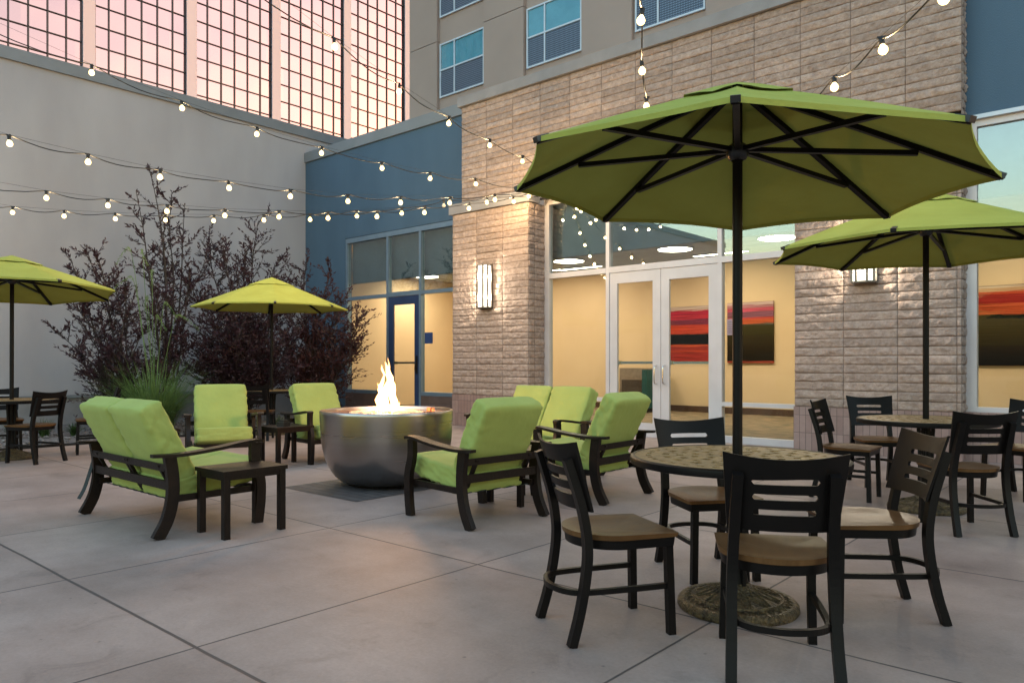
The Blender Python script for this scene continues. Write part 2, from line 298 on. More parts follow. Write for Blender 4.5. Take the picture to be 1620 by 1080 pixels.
# tower glass: mirror coating, slightly wavy; base colour holds the pink of the reflected sunset
m, t = nt('mirror glass sunset tint'); out = N(t, 'ShaderNodeOutputMaterial'); b = N(t, 'ShaderNodeBsdfPrincipled')
b.inputs['Base Color'].default_value = (.60,.315,.275,1); b.inputs['Metallic'].default_value = 1; b.inputs['Roughness'].default_value = .12
tc = N(t, 'ShaderNodeTexCoord'); no = N(t, 'ShaderNodeTexNoise'); no.inputs['Scale'].default_value = .12; no.inputs['Detail'].default_value = 2; L(t, tc.outputs['Object'], no.inputs['Vector'])
bp = N(t, 'ShaderNodeBump'); bp.inputs['Strength'].default_value = .25; bp.inputs['Distance'].default_value = .6; L(t, no.outputs['Fac'], bp.inputs['Height']); sp = N(t, 'ShaderNodeSeparateXYZ'); L(t, tc.outputs['Object'], sp.inputs[0])
def fl_(o, d, off):
    a = N(t, 'ShaderNodeMath', operation='MULTIPLY_ADD'); L(t, o, a.inputs[0]); a.inputs[1].default_value = 1/d; a.inputs[2].default_value = off
    f = N(t, 'ShaderNodeMath', operation='FLOOR'); L(t, a.outputs[0], f.inputs[0]); return f.outputs[0]
cb = N(t, 'ShaderNodeCombineXYZ'); L(t, fl_(sp.outputs[1], 1.72, .3), cb.inputs[0]); L(t, fl_(sp.outputs[2], 1.525, -(zatX(330,40,-60.)/1.525)%1), cb.inputs[1])
wn = N(t, 'ShaderNodeTexWhiteNoise'); L(t, cb.outputs[0], wn.inputs['Vector'])
vs = N(t, 'ShaderNodeVectorMath', operation='MULTIPLY_ADD'); L(t, wn.outputs['Color'], vs.inputs[0]); vs.inputs[1].default_value = (.022,.022,.022); L(t, bp.outputs[0], vs.inputs[2])
vn = N(t, 'ShaderNodeVectorMath', operation='NORMALIZE'); L(t, vs.outputs[0], vn.inputs[0]); L(t, vn.outputs[0], b.inputs['Normal'])
L(t, b.outputs[0], out.inputs[0]); M['tower'] = m

# ---------------------------------------------------------------- mesh helpers
def obj(name, bm, m, parent=None, smooth=None, bevel=0., recalc=True):
    if bevel:
        es = [e for e in bm.edges if len(e.link_faces) == 2 and e.calc_face_angle(0) > .5]
        if es: bmesh.ops.bevel(bm, geom=es, offset=bevel, segments=1, affect='EDGES', clamp_overlap=True)
    if recalc: bmesh.ops.recalc_face_normals(bm, faces=bm.faces)
    me = bpy.data.meshes.new(name); bm.to_mesh(me); bm.free()
    me.materials.append(m)
    if smooth is not None:
        for p in me.polygons: p.use_smooth = True
        me.set_sharp_from_angle(angle=R_(smooth))
    o = bpy.data.objects.new(name, me); COL.objects.link(o)
    if parent: o.parent = parent
    return o
def empty(name, loc=(0,0,0), rz=0, label=None, cat=None, group=None):
    o = bpy.data.objects.new(name, None); COL.objects.link(o); o.empty_display_size = .2
    o.location = loc; o.rotation_euler = (0, 0, rz); tag(o, label, cat, group); return o
def tag(o, label=None, cat=None, group=None, kind=None):
    if label: o['label'] = label
    if cat: o['category'] = cat
    if group: o['group'] = group
    if kind: o['kind'] = kind
    return o
def copy_tree(o, parent=None):
    c = o.copy(); COL.objects.link(c); c.parent = parent
    for ch in list(o.children): copy_tree(ch, c)
    return c
def box(bm, x0, x1, y0, y1, z0, z1):
    v = [bm.verts.new(p) for p in [(x0,y0,z0),(x1,y0,z0),(x1,y1,z0),(x0,y1,z0),(x0,y0,z1),(x1,y0,z1),(x1,y1,z1),(x0,y1,z1)]]
    for f in [(0,3,2,1),(4,5,6,7),(0,1,5,4),(1,2,6,5),(2,3,7,6),(3,0,4,7)]: bm.faces.new([v[i] for i in f])
    return v
def bxo(name, x0, x1, y0, y1, z0, z1, m, parent=None, bevel=0.):
    bm = bmesh.new(); box(bm, min(x0,x1), max(x0,x1), min(y0,y1), max(y0,y1), z0, z1); return obj(name, bm, m, parent, bevel=bevel)
def tube(bm, pts, r, seg=8, cap=True):
    pts = [Vector(p) for p in pts]; n = len(pts)
    rr = r if isinstance(r, (list, tuple)) else [r]*n
    rings = []; up = None
    for i, p in enumerate(pts):
        t = (pts[min(i+1, n-1)] - pts[max(i-1, 0)]).normalized()
        if up is None:
            up = Vector((0,0,1)) if abs(t.z) < .9 else Vector((1,0,0))
        a = t.cross(up)
        if a.length < 1e-6: a = t.orthogonal()
        a.normalize(); b = a.cross(t).normalized(); up = b
        rings.append([bm.verts.new(p + (a*math.cos(2*math.pi*k/seg) + b*math.sin(2*math.pi*k/seg))*rr[i]) for k in range(seg)])
    for i in range(n-1):
        for k in range(seg):
            bm.faces.new((rings[i][k], rings[i][(k+1)%seg], rings[i+1][(k+1)%seg], rings[i+1][k]))
    if cap: bm.faces.new(rings[0][::-1]); bm.faces.new(rings[-1])
def sweep(bm, pts, side, w, t):
    """rectangular bar along pts; w across (in the bending plane), t along the side vector"""
    pts = [Vector(p) for p in pts]; side = Vector(side).normalized(); n = len(pts)
    ww = w if isinstance(w, (list, tuple)) else [w]*n
    rings = []
    for i, p in enumerate(pts):
        tg = (pts[min(i+1, n-1)] - pts[max(i-1, 0)]).normalized()
        nn = tg.cross(side).normalized()
        rings.append([bm.verts.new(p + nn*ww[i]/2*a + side*t/2*b) for a, b in ((-1,-1),(1,-1),(1,1),(-1,1))])
    for i in range(n-1):
        for k in range(4): bm.faces.new((rings[i][k], rings[i][(k+1)%4], rings[i+1][(k+1)%4], rings[i+1][k]))
    bm.faces.new(rings[0][::-1]); bm.faces.new(rings[-1])
def lathe(bm, prof, seg=48, c=(0,0)):
    rings = []
    for r, z in prof:
        if r < 1e-5: rings.append([bm.verts.new((c[0], c[1], z))])
        else: rings.append([bm.verts.new((c[0]+r*math.cos(2*math.pi*k/seg), c[1]+r*math.sin(2*math.pi*k/seg), z)) for k in range(seg)])
    for a, b in zip(rings, rings[1:]):
        for k in range(seg):
            k2 = (k+1)%seg
            if len(a) == 1 and len(b) == 1: continue
            if len(a) == 1: bm.faces.new((a[0], b[k2], b[k]))
            elif len(b) == 1: bm.faces.new((a[k], a[k2], b[0]))
            else: bm.faces.new((a[k], a[k2], b[k2], b[k]))
def spline(pts, n=8):
    pts = [Vector(p) for p in pts]; out = []
    P = [pts[0]*2-pts[1]] + pts + [pts[-1]*2-pts[-2]]
    for i in range(1, len(P)-2):
        for k in range(n):
            t = k/n; a, b, c, d = P[i-1:i+3]
            out.append(.5*((2*b) + (c-a)*t + (2*a-5*b+4*c-d)*t*t + (3*b-a-3*c+d)*t**3))
    out.append(pts[-1]); return out

def cushion_bm(a, b, c, r, puff, seed, n=22, wr=.006):
    """half sizes a,b,c: padded box with rounded edges, puffed faces and creases"""
    bm = bmesh.new(); bmesh.ops.create_cube(bm, size=2)
    bmesh.ops.subdivide_edges(bm, edges=bm.edges[:], cuts=n, use_grid_fill=True)
    for v in bm.verts:
        p = Vector((v.co.x*a, v.co.y*b, v.co.z*c))
        q = Vector((max(-(a-r), min(a-r, p.x)), max(-(b-r), min(b-r, p.y)), max(-(c-r), min(c-r, p.z))))
        d = p-q
        nrm = d.normalized() if d.length > 1e-6 else Vector((0,0,1))
        p = q + nrm*r if d.length > 1e-6 else p
        fx, fy, fz = 1-(v.co.x)**4, 1-(v.co.y)**4, 1-(v.co.z)**4
        p.z += puff*fx*fy*v.co.z*.9
        p.x += puff*.45*fz*fy*v.co.x; p.y += puff*.45*fz*fx*v.co.y
        edge = max(abs(v.co.x), abs(v.co.y))
        s = Vector((seed*3.1, seed*1.7, seed*.9))
        w1 = noise.noise(Vector((p.x*7, p.y*7, p.z*16))+s)
        w2 = (noise.noise(Vector((p.x*30, p.y*9, p.z*34))+s)*1.4-.1)*max(0, edge-.45)*2.2
        w3 = noise.noise(Vector((p.x*11+p.z*9, p.y*22, p.z*9))+s)*.5
        sidef = max(0, abs(v.co.y)-.8)*5
        w4 = noise.noise(Vector((p.x*14+p.z*10, 5., p.z*30-p.x*18))+s)*sidef
        p += nrm*(w1*wr*.35 + w2*wr*.4 + w3*wr*.5 + w4*wr*2.6)
        v.co = p
    return bm

# ================================================================= SETTING
bm = bmesh.new()
v = [bm.verts.new(p) for p in [(-12,-60,0),(70,-60,0),(70,60,0),(-12,60,0)]]; bm.faces.new(v)
o = obj('pavement', bm, M['pave']); tag(o, kind='structure')
bm = bmesh.new()
v = [bm.verts.new(p) for p in [(-120,-60,-.03),(-11.99,-60,-.03),(-11.99,60,-.03),(-120,60,-.03)]]; bm.faces.new(v)
o = obj('gravel_ground', bm, M['gravel']); tag(o, kind='structure')
bm = bmesh.new()
v = [bm.verts.new(p) for p in [(-6.40,3.97,.004),(-5.25,3.97,.004),(-5.25,5.62,.004),(-6.40,5.62,.004)]]; bm.faces.new(v)
o = obj('paver_square', bm, M['pavers']); tag(o, kind='structure')
# loose stones in the bed
bm = bmesh.new()
for i in range(1500):
    x = -12.05-random.random()**1.4*4.3; y = random.uniform(1.0, 10.7); r = random.uniform(.012, .04)
    g = bmesh.ops.create_icosphere(bm, subdivisions=1, radius=r)
    for q in g['verts']:
        q.co = Vector((q.co.x*random.uniform(.8,1.3)+x, q.co.y*random.uniform(.8,1.3)+y, q.co.z*.7-.02+r*.4))
o = obj('gravel_stones', bm, M['pebblestone'], recalc=False); tag(o, 'loose grey stones strewn over the planting bed by the grey wall', kind='stuff')
# black edging strip between bed and wall
o = bxo('bed_edging', -12.02, -11.98, -3, 10.9, -.03, .035, M['black']); tag(o, 'thin black edging between the patio and the gravel bed', 'edging')

# ---------------------------------------------------------------- grey wall
gw = empty('garden_wall', (-16.6, 2, 0), 0, 'tall plain grey stucco wall behind the shrubs on the left', 'wall')
def ch(o, root):                      # parent in place
    o.parent = root; o.matrix_parent_inverse = root.matrix_world.inverted() if False else Matrix.Translation(-Vector(root.location)); return o
ch(bxo('wall', -16.9, -16.6, -14, 16, .0, 6.98, M['greywall']), gw)
ch(bxo('coping', -16.95, -16.55, -14, 16, 6.98, 7.22, M['greytrim'], bevel=.01), gw)
ch(bxo('wall_base', -16.6, -16.54, -14, 10.93, -.05, .50, M['concretecap'], bevel=.01), gw)
ch(bxo('flashing', -16.55, -16.50, -14, 10.93, .503, .56, M['greytrim'], bevel=.004), gw)

# ---------------------------------------------------------------- split face stone walling
def stone_wall(bm, ox, oy, ax, ay, length, z0, z1, mod=.66, seed=0, first=None, ccourse=.114, lay=None):
    """surface from (ox,oy) along (ax,ay); outward normal is to the right of the run (ay,-ax)"""
    nx, ny = ay, -ax
    xs = []; s = 0.; bi = 0
    w = first or mod
    while s < length-1e-4:
        e = min(s+w, length); xs.append((s, e)); s = e; w = mod
    nz = max(1, round((z1-z0)/ccourse)); chh = (z1-z0)/nz
    cols = []
    for bi, (a, b) in enumerate(xs):
        k = max(4, int((b-a)/.022)); g = .0045
        ps = [a, a+g] + [a+g+(b-a-2*g)*i/k for i in range(1, k)] + [b-g]
        cols += [(p, bi, 1 if i == 0 else 0, a, b) for i, p in enumerate(ps)]
    cols.append((length, len(xs)-1, 1, xs[-1][0], length))
    rows = []
    for ci in range(nz):
        a = z0+ci*chh; g = .004; k = 5
        ps = [a, a+g] + [a+g+(chh-2*g)*i/k for i in range(1, k)] + [a+chh-g]
        rows += [(p, ci, 1 if i == 0 else 0) for i, p in enumerate(ps)]
    rows.append((z1, nz-1, 1))
    grid = []
    for z, ci, jz in rows:
        line = []
        for p, bi, jx, a, b in cols:
            jt = jz or jx
            if jt: h = -.006
            else:
                rb = random.Random((bi*131+ci*17+seed*7))
                off = rb.random()*50
                ex = min(p-a, b-p, .05)/.05; ez = min(z-(z0+ci*chh), z0+(ci+1)*chh-z, .03)/.03
                q = Vector((p*6+off, z*16, off*.3))
                f1 = noise.noise(q); f2 = abs(noise.noise(Vector((p*13+off, z*34, 3.))))
                f3 = noise.noise(Vector((p*30+off, z*42, 1.7)))
                h = (.017 + .016*f1 - .026*f2 + .017*f3 + (rb.random()-.5)*.014)*min(1, .35+.65*min(ex, 1)*1.0)*(.55+.45*ez)
                h = max(h, .0)
            line.append((bm.verts.new((ox+ax*p+nx*h, oy+ay*p+ny*h, z)), bi, ci, jt))
        grid.append(line)
    for j in range(len(rows)-1):
        for i in range(len(cols)-1):
            a, b, c, d = grid[j][i], grid[j][i+1], grid[j+1][i+1], grid[j+1][i]
            f = bm.faces.new((a[0], b[0], c[0], d[0])); f.smooth = True
            if lay is not None:
                tone = random.Random(a[1]*71+a[2]*13+seed).random()
                jm = 1. if (a[3] and (b[3] or d[3])) or (c[3] and (b[3] or d[3]) and not a[3]) else 0.
                for l in f.loops: l[lay] = (tone, 0., 0., 1.) if not jm else (tone, .55, 0., 1.)
def stone_obj(name, segs, parent):
    bm = bmesh.new(); lay = bm.loops.layers.float_color.new('tone')
    for i, s in enumerate(segs): stone_wall(bm, *s[:7], seed=i+s[8] if len(s) > 8 else i, first=s[7] if len(s) > 7 else None, lay=lay)
    return ch(obj(name, bm, M['stone'], recalc=False), parent)

PX0, PX1, PY = -10.38, -8.47, 10.15      # left pier
QX0, QX1, QY = -3.86, -1.84, 10.40       # right pier and upper wall
bd = empty('hotel_building', (-6, 10.4, 0), 0, 'split face stone hotel front with glass doors, sidelights and two stone piers', 'building')
stone_obj('pier', [(PX0, PY, 1, 0, PX1-PX0, .60, 4.05, .64, 3), (PX1, PY, 0, 1, 10.62-PY, .60, 4.05, .17, 9), ], bd)
stone_obj('pier', [(QX0, QY, 1, 0, QX1-QX0, .60, 4.18, .65, 21), (QX1, QY, 0, 1, .27, .60, 4.18, .14, 29)], bd)
stone_obj('upper_wall', [(PX0, QY, 1, 0, QX1-PX0, 4.26, 6.2, .66, 41), (QX1, QY, 0, 1, .27, 4.18, 6.2, .14, 57), (PX0, 10.95, 0, -1, .55, 4.18, 6.2, .3, 66)], bd)
ch(bxo('pier_core', PX0+.003, PX1-.003, PY+.02, 10.62, .55, 4.055, M['joint']), bd)
ch(bxo('pier_core', QX0+.003, QX1-.003, QY+.02, 10.67, .55, 4.2, M['joint']), bd)
ch(bxo('upper_core', PX0+.02, QX1-.02, QY+.02, 10.95, 4.262, 6.2, M['joint']), bd)
ch(bxo('lintel', PX1, QX0, QY-.001, 10.7, 4.15, 4.258, M['greytrim']), bd)
ch(bxo('pier_cap', PX0-.06, PX1+.05, PY-.05, QY+.02, 4.06, 4.255, M['concretecap'], bevel=.01), bd)
ch(bxo('coping', PX0-.06, QX1+.06, QY-.07, 11.2, 6.205, 6.39, M['concretecap'], bevel=.012), bd)
for x0, x1, y0, y1 in ((PX0-.01, PX1+.01, PY-.012, 10.62), (QX0-.01, QX1+.01, QY-.012, 10.66)):
    ch(bxo('base_course', x0, x1, y0, y1, 0, .598, M['basetile']), bd)
# sides and roof of the block
ch(bxo('roof', -16.5, 9, 11.2, 17.2, 6.15, 6.25, M['greytrim']), bd)
ch(bxo('ceiling', -16.4, PX1, 11.245, 16.6, 3.65, 3.75, M['ceil']), bd)
ch(bxo('lobby_wall', -16.6, 4.6, 16.6, 16.75, -.02, 3.9, M['intwall']), bd)
ch(bxo('lobby_wall', 4.4, 4.6, 10.7, 16.6, -.02, 6.1, M['intwall']), bd)
ch(bxo('lobby_wall', -16.6, -16.4, 11.1, 16.6, -.02, 6.1, M['intwall']), bd)
ch(bxo('baseboard', -16.4, 4.4, 16.57, 16.6, 0, .16, M['base']), bd)
ch(bxo('carpet', -16.4, 4.4, 10.62, 16.6, .001, .012, M['carpet']), bd)
ch(bxo('bulkhead', PX1, QX0, 10.86, 10.94, 3.12, 4.2, M['bulkhead']), bd)  # board added behind the transom so that reflection dominates there
ch(bxo('bulkhead', -14.9, -10.45, 11.16, 11.24, 3.12, 4.2, M['bulkhead']), bd)
ch(bxo('bulkhead', QX1, 4.4, 10.86, 10.94, 3.25, 4.2, M['bulkhead']), bd)
ch(bxo('ceiling', PX1+.001, 4.4, 10.945, 16.599, 3.651, 3.75, M['ceil']), bd)

# frames: list of (x0,x1,z0,z1) bars on plane Y
def framed(name, Y, bars, panes, m, parent, dep=.11, gm=None, off=.045):
    bm = bmesh.new()
    for i, (x0, x1, z0, z1) in enumerate(bars): box(bm, x0, x1, Y-.002*(i%3), Y+dep, z0, z1)
    fr = ch(obj(name, bm, m, bevel=.003), parent)
    for (x0, x1, z0, z1, g) in panes:
        bm = bmesh.new(); box(bm, x0-.005, x1+.005, Y+off, Y+off+.008, z0-.005, z1+.005)
        p = obj('pane', bm, M[g]); p.parent = fr
    return fr
SY = 10.60; hd = 4.15; tz = 2.72; w = .06
def door_leaf(x0, x1, Y, z1, m, parent, hinge, stile=.10, bottom=.22, handle='pull', glass='glass'):
    bm = bmesh.new()
    box(bm, x0, x0+stile, Y, Y+.05, .012, z1); box(bm, x1-stile, x1, Y, Y+.05, .012, z1)
    box(bm, x0+stile, x1-stile, Y+.001, Y+.049, .012, bottom); box(bm, x0+stile, x1-stile, Y+.001, Y+.049, z1-stile*1.25, z1-.001)
    d = ch(obj('door', bm, m, bevel=.003), parent)
    bm = bmesh.new(); box(bm, x0+stile-.004, x1-stile+.004, Y+.02, Y+.028, bottom-.004, z1-stile*1.25+.004); g = obj('pane', bm, M[glass]); g.parent = d
    bm = bmesh.new(); box(bm, x0+stile*.6, x1-stile*.6, Y+.07, Y+.13, 1.185, 1.225); box(bm, x0+stile*.6, x0+stile*.6+.08, Y+.05, Y+.12, 1.175, 1.235)
    g = obj('push_bar', bm, M['chrome'] if handle == 'pull' else M['sconcemetal'], bevel=.006); g.parent = d
    hx = x1-stile*.5 if hinge == 'L' else x0+stile*.5
    bm = bmesh.new()
    if handle == 'pull': tube(bm, spline([(hx, Y, .86), (hx, Y-.06, .875), (hx, Y-.075, .92), (hx, Y-.075, 1.10), (hx, Y-.06, 1.145), (hx, Y, 1.16)], 5), .012, 10)
    else:
        box(bm, hx-.03, hx+.03, Y-.012, Y, .96, 1.36); tube(bm, spline([(hx, Y, 1.02), (hx, Y-.05, 1.03), (hx, Y-.055, 1.1), (hx, Y-.04, 1.2), (hx, Y, 1.22)], 4), .011, 8)
    g = obj('handle', bm, M['chrome'] if handle == 'pull' else M['black'], smooth=40); g.parent = d
    return d
a0, a1, a2, a3, a4 = PX1, -7.10, -6.09, -5.07, QX0
bars = [(a0, a0+.11, 0, hd), (a4-.02, a4, 0, hd), (a0+.11, a4-.02, hd-.10, hd),
        (a1-.035, a1+.035, 0, hd-.10), (a3-.035, a3+.035, 0, hd-.10),
        (a0+.11, a1-.035, tz, tz+.09), (a1+.035, a3-.035, tz, tz+.10), (a3+.035, a4-.02, tz, tz+.09),
        (a0+.11, a1-.035, .55, .61), (a3+.035, a4-.02, .55, .61), (a0+.11, a1-.035, 0, .10), (a3+.035, a4-.02, 0, .10), (a1+.035, a3-.035, 0, .011)]
mid = (a1+a3)/2
panes = [(a0+.11, a1-.035, tz+.09, hd-.10, 'transomglass'), (a1+.035, a3-.035, tz+.10, hd-.10, 'transomglass'), (a3+.035, a4-.02, tz+.09, hd-.10, 'transomglass'),
         (a0+.11, a1-.035, .61, tz, 'glass'), (a3+.035, a4-.02, .61, tz, 'glass'), (a0+.11, a1-.035, .10, .55, 'glass'), (a3+.035, a4-.02, .10, .55, 'glass')]
framed('window', SY, bars, panes, M['alum'], bd)
door_leaf(a1+.04, mid-.004, SY+.012, tz-.006, M['alum'], bd, 'L', stile=.145)
door_leaf(mid+.004, a3-.04, SY+.012, tz-.006, M['alum'], bd, 'R', stile=.145)
# right bay
bars = [(QX1, QX1+.12, .6, hd+.02), (QX1+.12, 4.4, hd-.06, hd+.02), (QX1+.12, 4.4, .6, .66), (.5, .57, .66, hd-.06), (2.6, 2.67, .66, hd-.06), (QX1+.12, .5, tz, tz+.08), (.57, 2.6, tz, tz+.08)]
panes = [(QX1+.12, .5, .66, tz, 'glass'), (.57, 2.6, .66, tz, 'glass'), (QX1+.12, .5, tz+.08, hd-.06, 'transomglass'), (.57, 2.6, tz+.08, hd-.06, 'transomglass'), (2.67, 4.4, .66, hd-.06, 'glass')]
framed('window', SY+.03, bars, panes, M['alum'], bd)
ch(bxo('base_course', QX1, 8, SY-.02, SY+.14, 0, .599, M['basetile']), bd)
ch(bxo('blue_wall', QX1+.001, 8, SY+.0, 11.0, hd+.075, 7.9, M['bluewall']), bd)
ch(bxo('blue_wall', 4.4, 8, SY+.005, 10.95, .6, hd+.07, M['bluewall']), bd)
ch(bxo('drip_edge', QX1+.001, 8, SY-.03, SY+.06, hd+.022, hd+.072, M['whiteframe'], bevel=.004), bd)

# ---------------------------------------------------------------- blue side wing
BY = 10.96
sw = empty('side_wing', (-13.5, BY, 0), 0, 'low blue stucco wing with a blue door and tall windows, behind the fire bowl', 'building')
w0, w1, w2, w3 = -14.92, -13.35, -12.24, -10.45
ch(bxo('wall', -16.595, w0, BY, BY+.2, 0, 6.32, M['bluewall']), sw)
ch(bxo('wall', w0+.001, -10.385, BY+.001, BY+.2, 4.2, 6.32, M['bluewall']), sw)
ch(bxo('wall', w3, -10.385, BY+.002, BY+.2, 0, 4.198, M['bluewall']), sw)
ch(bxo('coping', -16.6, -10.30, BY-.04, BY+.3, 6.325, 6.57, M['greytrim'], bevel=.01), sw)
ch(bxo('roof', -16.5, -10.4, BY+.3, 17.2, 6.26, 6.3, M['greytrim']), sw)
ch(bxo('sill_wall', w0+.001, w1-.04, BY+.004, BY+.14, 0, .488, M['darktile']), sw)
ch(bxo('sill_wall', w2+.04, w3-.001, BY+.004, BY+.14, 0, .488, M['darktile']), sw)
bars = [(w0+.002, w0+.075, .49, 4.19), (w3-.06, w3-.002, .49, 4.19), (w0+.075, w3-.06, 4.08, 4.19),
        (w1-.035, w1+.035, 0, 4.08), (w2-.035, w2+.035, 0, 4.08), (w0+.075, w1-.035, tz-.02, tz+.06), (w1+.035, w2-.035, tz-.02, tz+.08), (w2+.035, w3-.06, tz-.02, tz+.06),
        (w0+.075, w1-.035, .49, .57), (w2+.035, w3-.06, .49, .57)]
panes = [(w0+.075, w1-.035, tz+.06, 4.08, 'transomglass'), (w1+.035, w2-.035, tz+.08, 4.08, 'transomglass'), (w2+.035, w3-.06, tz+.06, 4.08, 'transomglass'),
         (w0+.075, w1-.035, .57, tz-.02, 'glass'), (w2+.035, w3-.06, .57, tz-.02, 'glass')]
M['blualum'] = mat('blue grey aluminium', (.22,.29,.36), (.18,.25,.32), rough=.4, metal=.4)
framed('window', BY+.01, bars, panes, M['blualum'], sw)
door_leaf(w1+.04, w2-.04, BY+.02, tz-.026, M['bluedoor'], sw, 'L', stile=.15, bottom=.2, handle='lever')
o = bxo('door_sign', w2+.13, w2+.37, BY+.035, BY+.05, 1.62, 1.86, M['signblue'], bevel=.004); tag(o, 'small square blue sign on the glass beside the blue door', 'sign')

# ---------------------------------------------------------------- guest room block set back above
TY = 19.6
tb = empty('guest_room_block', (-14, TY, 6), 0, 'tan stucco upper hotel floors with teal curtained windows, set back', 'building')
TX0 = onY(648, TY)
per = 4.33; wx0 = -20.83; ww = 2.32; ztop = 24.
ch(bxo('wall', TX0+.001, 12, TY+.14, TY+.5, 6, ztop, M['tan']), tb)
ch(bxo('side_wall', TX0+.002, TX0+.3, TY+.5, 34, 6, ztop-.01, M['tan']), tb)
xs = [TX0] + [wx0+per*i for i in range(7)]
for i in range(8):
    x0 = TX0 if i == 0 else wx0+per*(i-1)+ww+.05
    x1 = wx0+per*i-.08
    bm = bmesh.new()
    zz = [6, 10.4-.0, 13.46, 16.52, 19.6, ztop]
    for a, b in zip(zz, zz[1:]): box(bm, x0, x1, TY, TY+.139, a+.012, b-.012)
    ch(obj('pier', bm, M['tan']), tb)
for i in range(7):
    for r in range(3):
        x0 = wx0+per*i; x1 = x0+ww; z0 = 11.3+3.06*r; z1 = z0+2.05; zm = z0+1.04; xm = x0+ww*.34
        bm = bmesh.new(); f = .055; Y = TY+.07
        for (p, q, a, b) in [(x0, x0+f, z0, z1), (x1-f, x1, z0, z1), (x0+f, x1-f, z1-f, z1), (x0+f, x1-f, z0, z0+f), (x0+f, x1-f, zm-f/2, zm+f/2), (xm-f/2, xm+f/2, z0+f, zm-f/2), (xm-f/2, xm+f/2, zm+f/2, z1-f)]:
            box(bm, p, q, Y, Y+.066, a, b)
        fr = ch(obj('window', bm, M['whiteframe']), tb)
        for nm, a, b, mm, dy in (('louver_panel', z0+f, zm-f/2, 'perf', .03), ('curtain', zm+f/2, z1-f, 'curtain', .05), ('pane', zm+f/2, z1-f, 'glass', .02)):
            bm = bmesh.new()
            if nm == 'curtain':
                n = 40; px = [x0+f+(x1-x0-2*f)*k/n for k in range(n+1)]
                vs = [(bm.verts.new((x, Y+dy+.003*math.sin(k*1.1), a)), bm.verts.new((x, Y+dy+.003*math.sin(k*1.1), b))) for k, x in enumerate(px)]
                for k in range(n): bm.faces.new((vs[k][0], vs[k+1][0], vs[k+1][1], vs[k][1]))
            else: box(bm, x0+f, x1-f, Y+dy, Y+dy+.006, a, b)
            p = obj(nm, bm, M[mm]); p.parent = fr

# ---------------------------------------------------------------- far glass tower
XT = -60.
def ontower(u):
    r = ray(u); return r.y/r.x*XT
tw = empty('glass_tower', (XT, 30, 0), 0, 'tall tower of mirror glass coloured with its rose sunset reflection with dark mullions and pale pilasters', 'building')
y0t, y1t = -30, ontower(648)
ch(bxo('glass', XT-.5, XT, y0t, y1t-.1, 0, 60, M['tower']), tw)
py = [ontower(u) for u in (139, 300, 433, 546, 643)]
sp_ = (py[4]-py[0])/4
bays = [py[0]+sp_*k for k in range(-6, 5)]
for y in bays: ch(bxo('pilaster', XT-.4, XT+.28, y-.42, y+.42, 0, 60, M['pil']), tw)
bm = bmesh.new()
for a, b in zip(bays, bays[1:]):
    L0, L1 = a+.42, b-.42; ww_ = (L1-L0)
    e = .15*ww_; inn = (ww_-2*e)/4
    for k in range(5):
        y = L0+e+inn*k; box(bm, XT, XT+.10, y-.04, y+.04, 0, 60)
    box(bm, XT, XT+.17, L0, L0+.06, 0, 60); box(bm, XT, XT+.17, L1-.06, L1, 0, 60)
z0m = zatX(330, 40, XT)
for k in range(-16, 26):
    z = z0m+1.525*k
    if 0 < z < 59:
        for a, b in zip(bays, bays[1:]): box(bm, XT, XT+.10, a+.42, b-.42, z-.03, z+.03)
ch(obj('mullion_grid', bm, M['mullion']), tw)

# ================================================================= LOBBY FITTINGS
art = [('wall_art', -9.26, -8.12, 1.24, 2.58, [(0,(.35,.03,.02)),(.16,(.45,.05,.02)),(.2,(.3,.03,.02)),(.27,(.55,.09,.03)),(.30,(0.0060,0.0060,0.0060)),(.46,(0.0075,0.0090,0.0075)),(.5,(.55,.06,.03)),(.62,(.5,.05,.03)),(.66,(.2,.03,.06)),(.76,(.5,.03,.05)),(.84,(.45,.02,.05)),(.92,(.55,.4,.35)),(.965,(.6,.45,.4)),(1,(.05,.03,.04))], 'red, orange and black striped painting seen through the right glass door'),
       ('wall_art', -7.72, -6.62, 1.2, 2.60, [(0,(.35,.06,.04)),(.03,(0.0090,0.0090,0.0090)),(.3,(0.0090,0.0105,0.0105)),(.45,(0.0090,0.0135,0.0090)),(.6,(0.0105,0.0120,0.0105)),(.63,(.07,.08,.08)),(.645,(.5,.07,.03)),(.72,(.5,.04,.05)),(.75,(.2,.05,.12)),(.84,(.5,.05,.12)),(.9,(.4,.15,.2)),(.95,(.6,.4,.4)),(1,(.06,.02,.05))], 'painting with black lower half and pink top bands beside the doors'),
       ('wall_art', -2.76, -1.25, 1.15, 2.66, [(0,(.006,.009,.014)),(.25,(0.0105,0.0150,0.0135)),(.5,(0.0120,0.0150,0.0150)),(.6,(0.0060,0.0060,0.0060)),(.63,(.5,.08,.03)),(.74,(.55,.1,.04)),(.77,(.35,.02,.02)),(.88,(.55,.07,.03)),(.92,(.6,.35,.2)),(.965,(.6,.45,.35)),(1,(.1,.06,.05))], 'orange banded painting behind the far right window')]
for i, (n, x0, x1, z0, z1, stops, lab) in enumerate(art):
    o = bxo(n, x0, x1, 16.545, 16.595, z0, z1, stripe_mat('abstract painting', stops, i*3.3), bevel=.003); tag(o, lab, 'painting', 'striped paintings in the lobby')
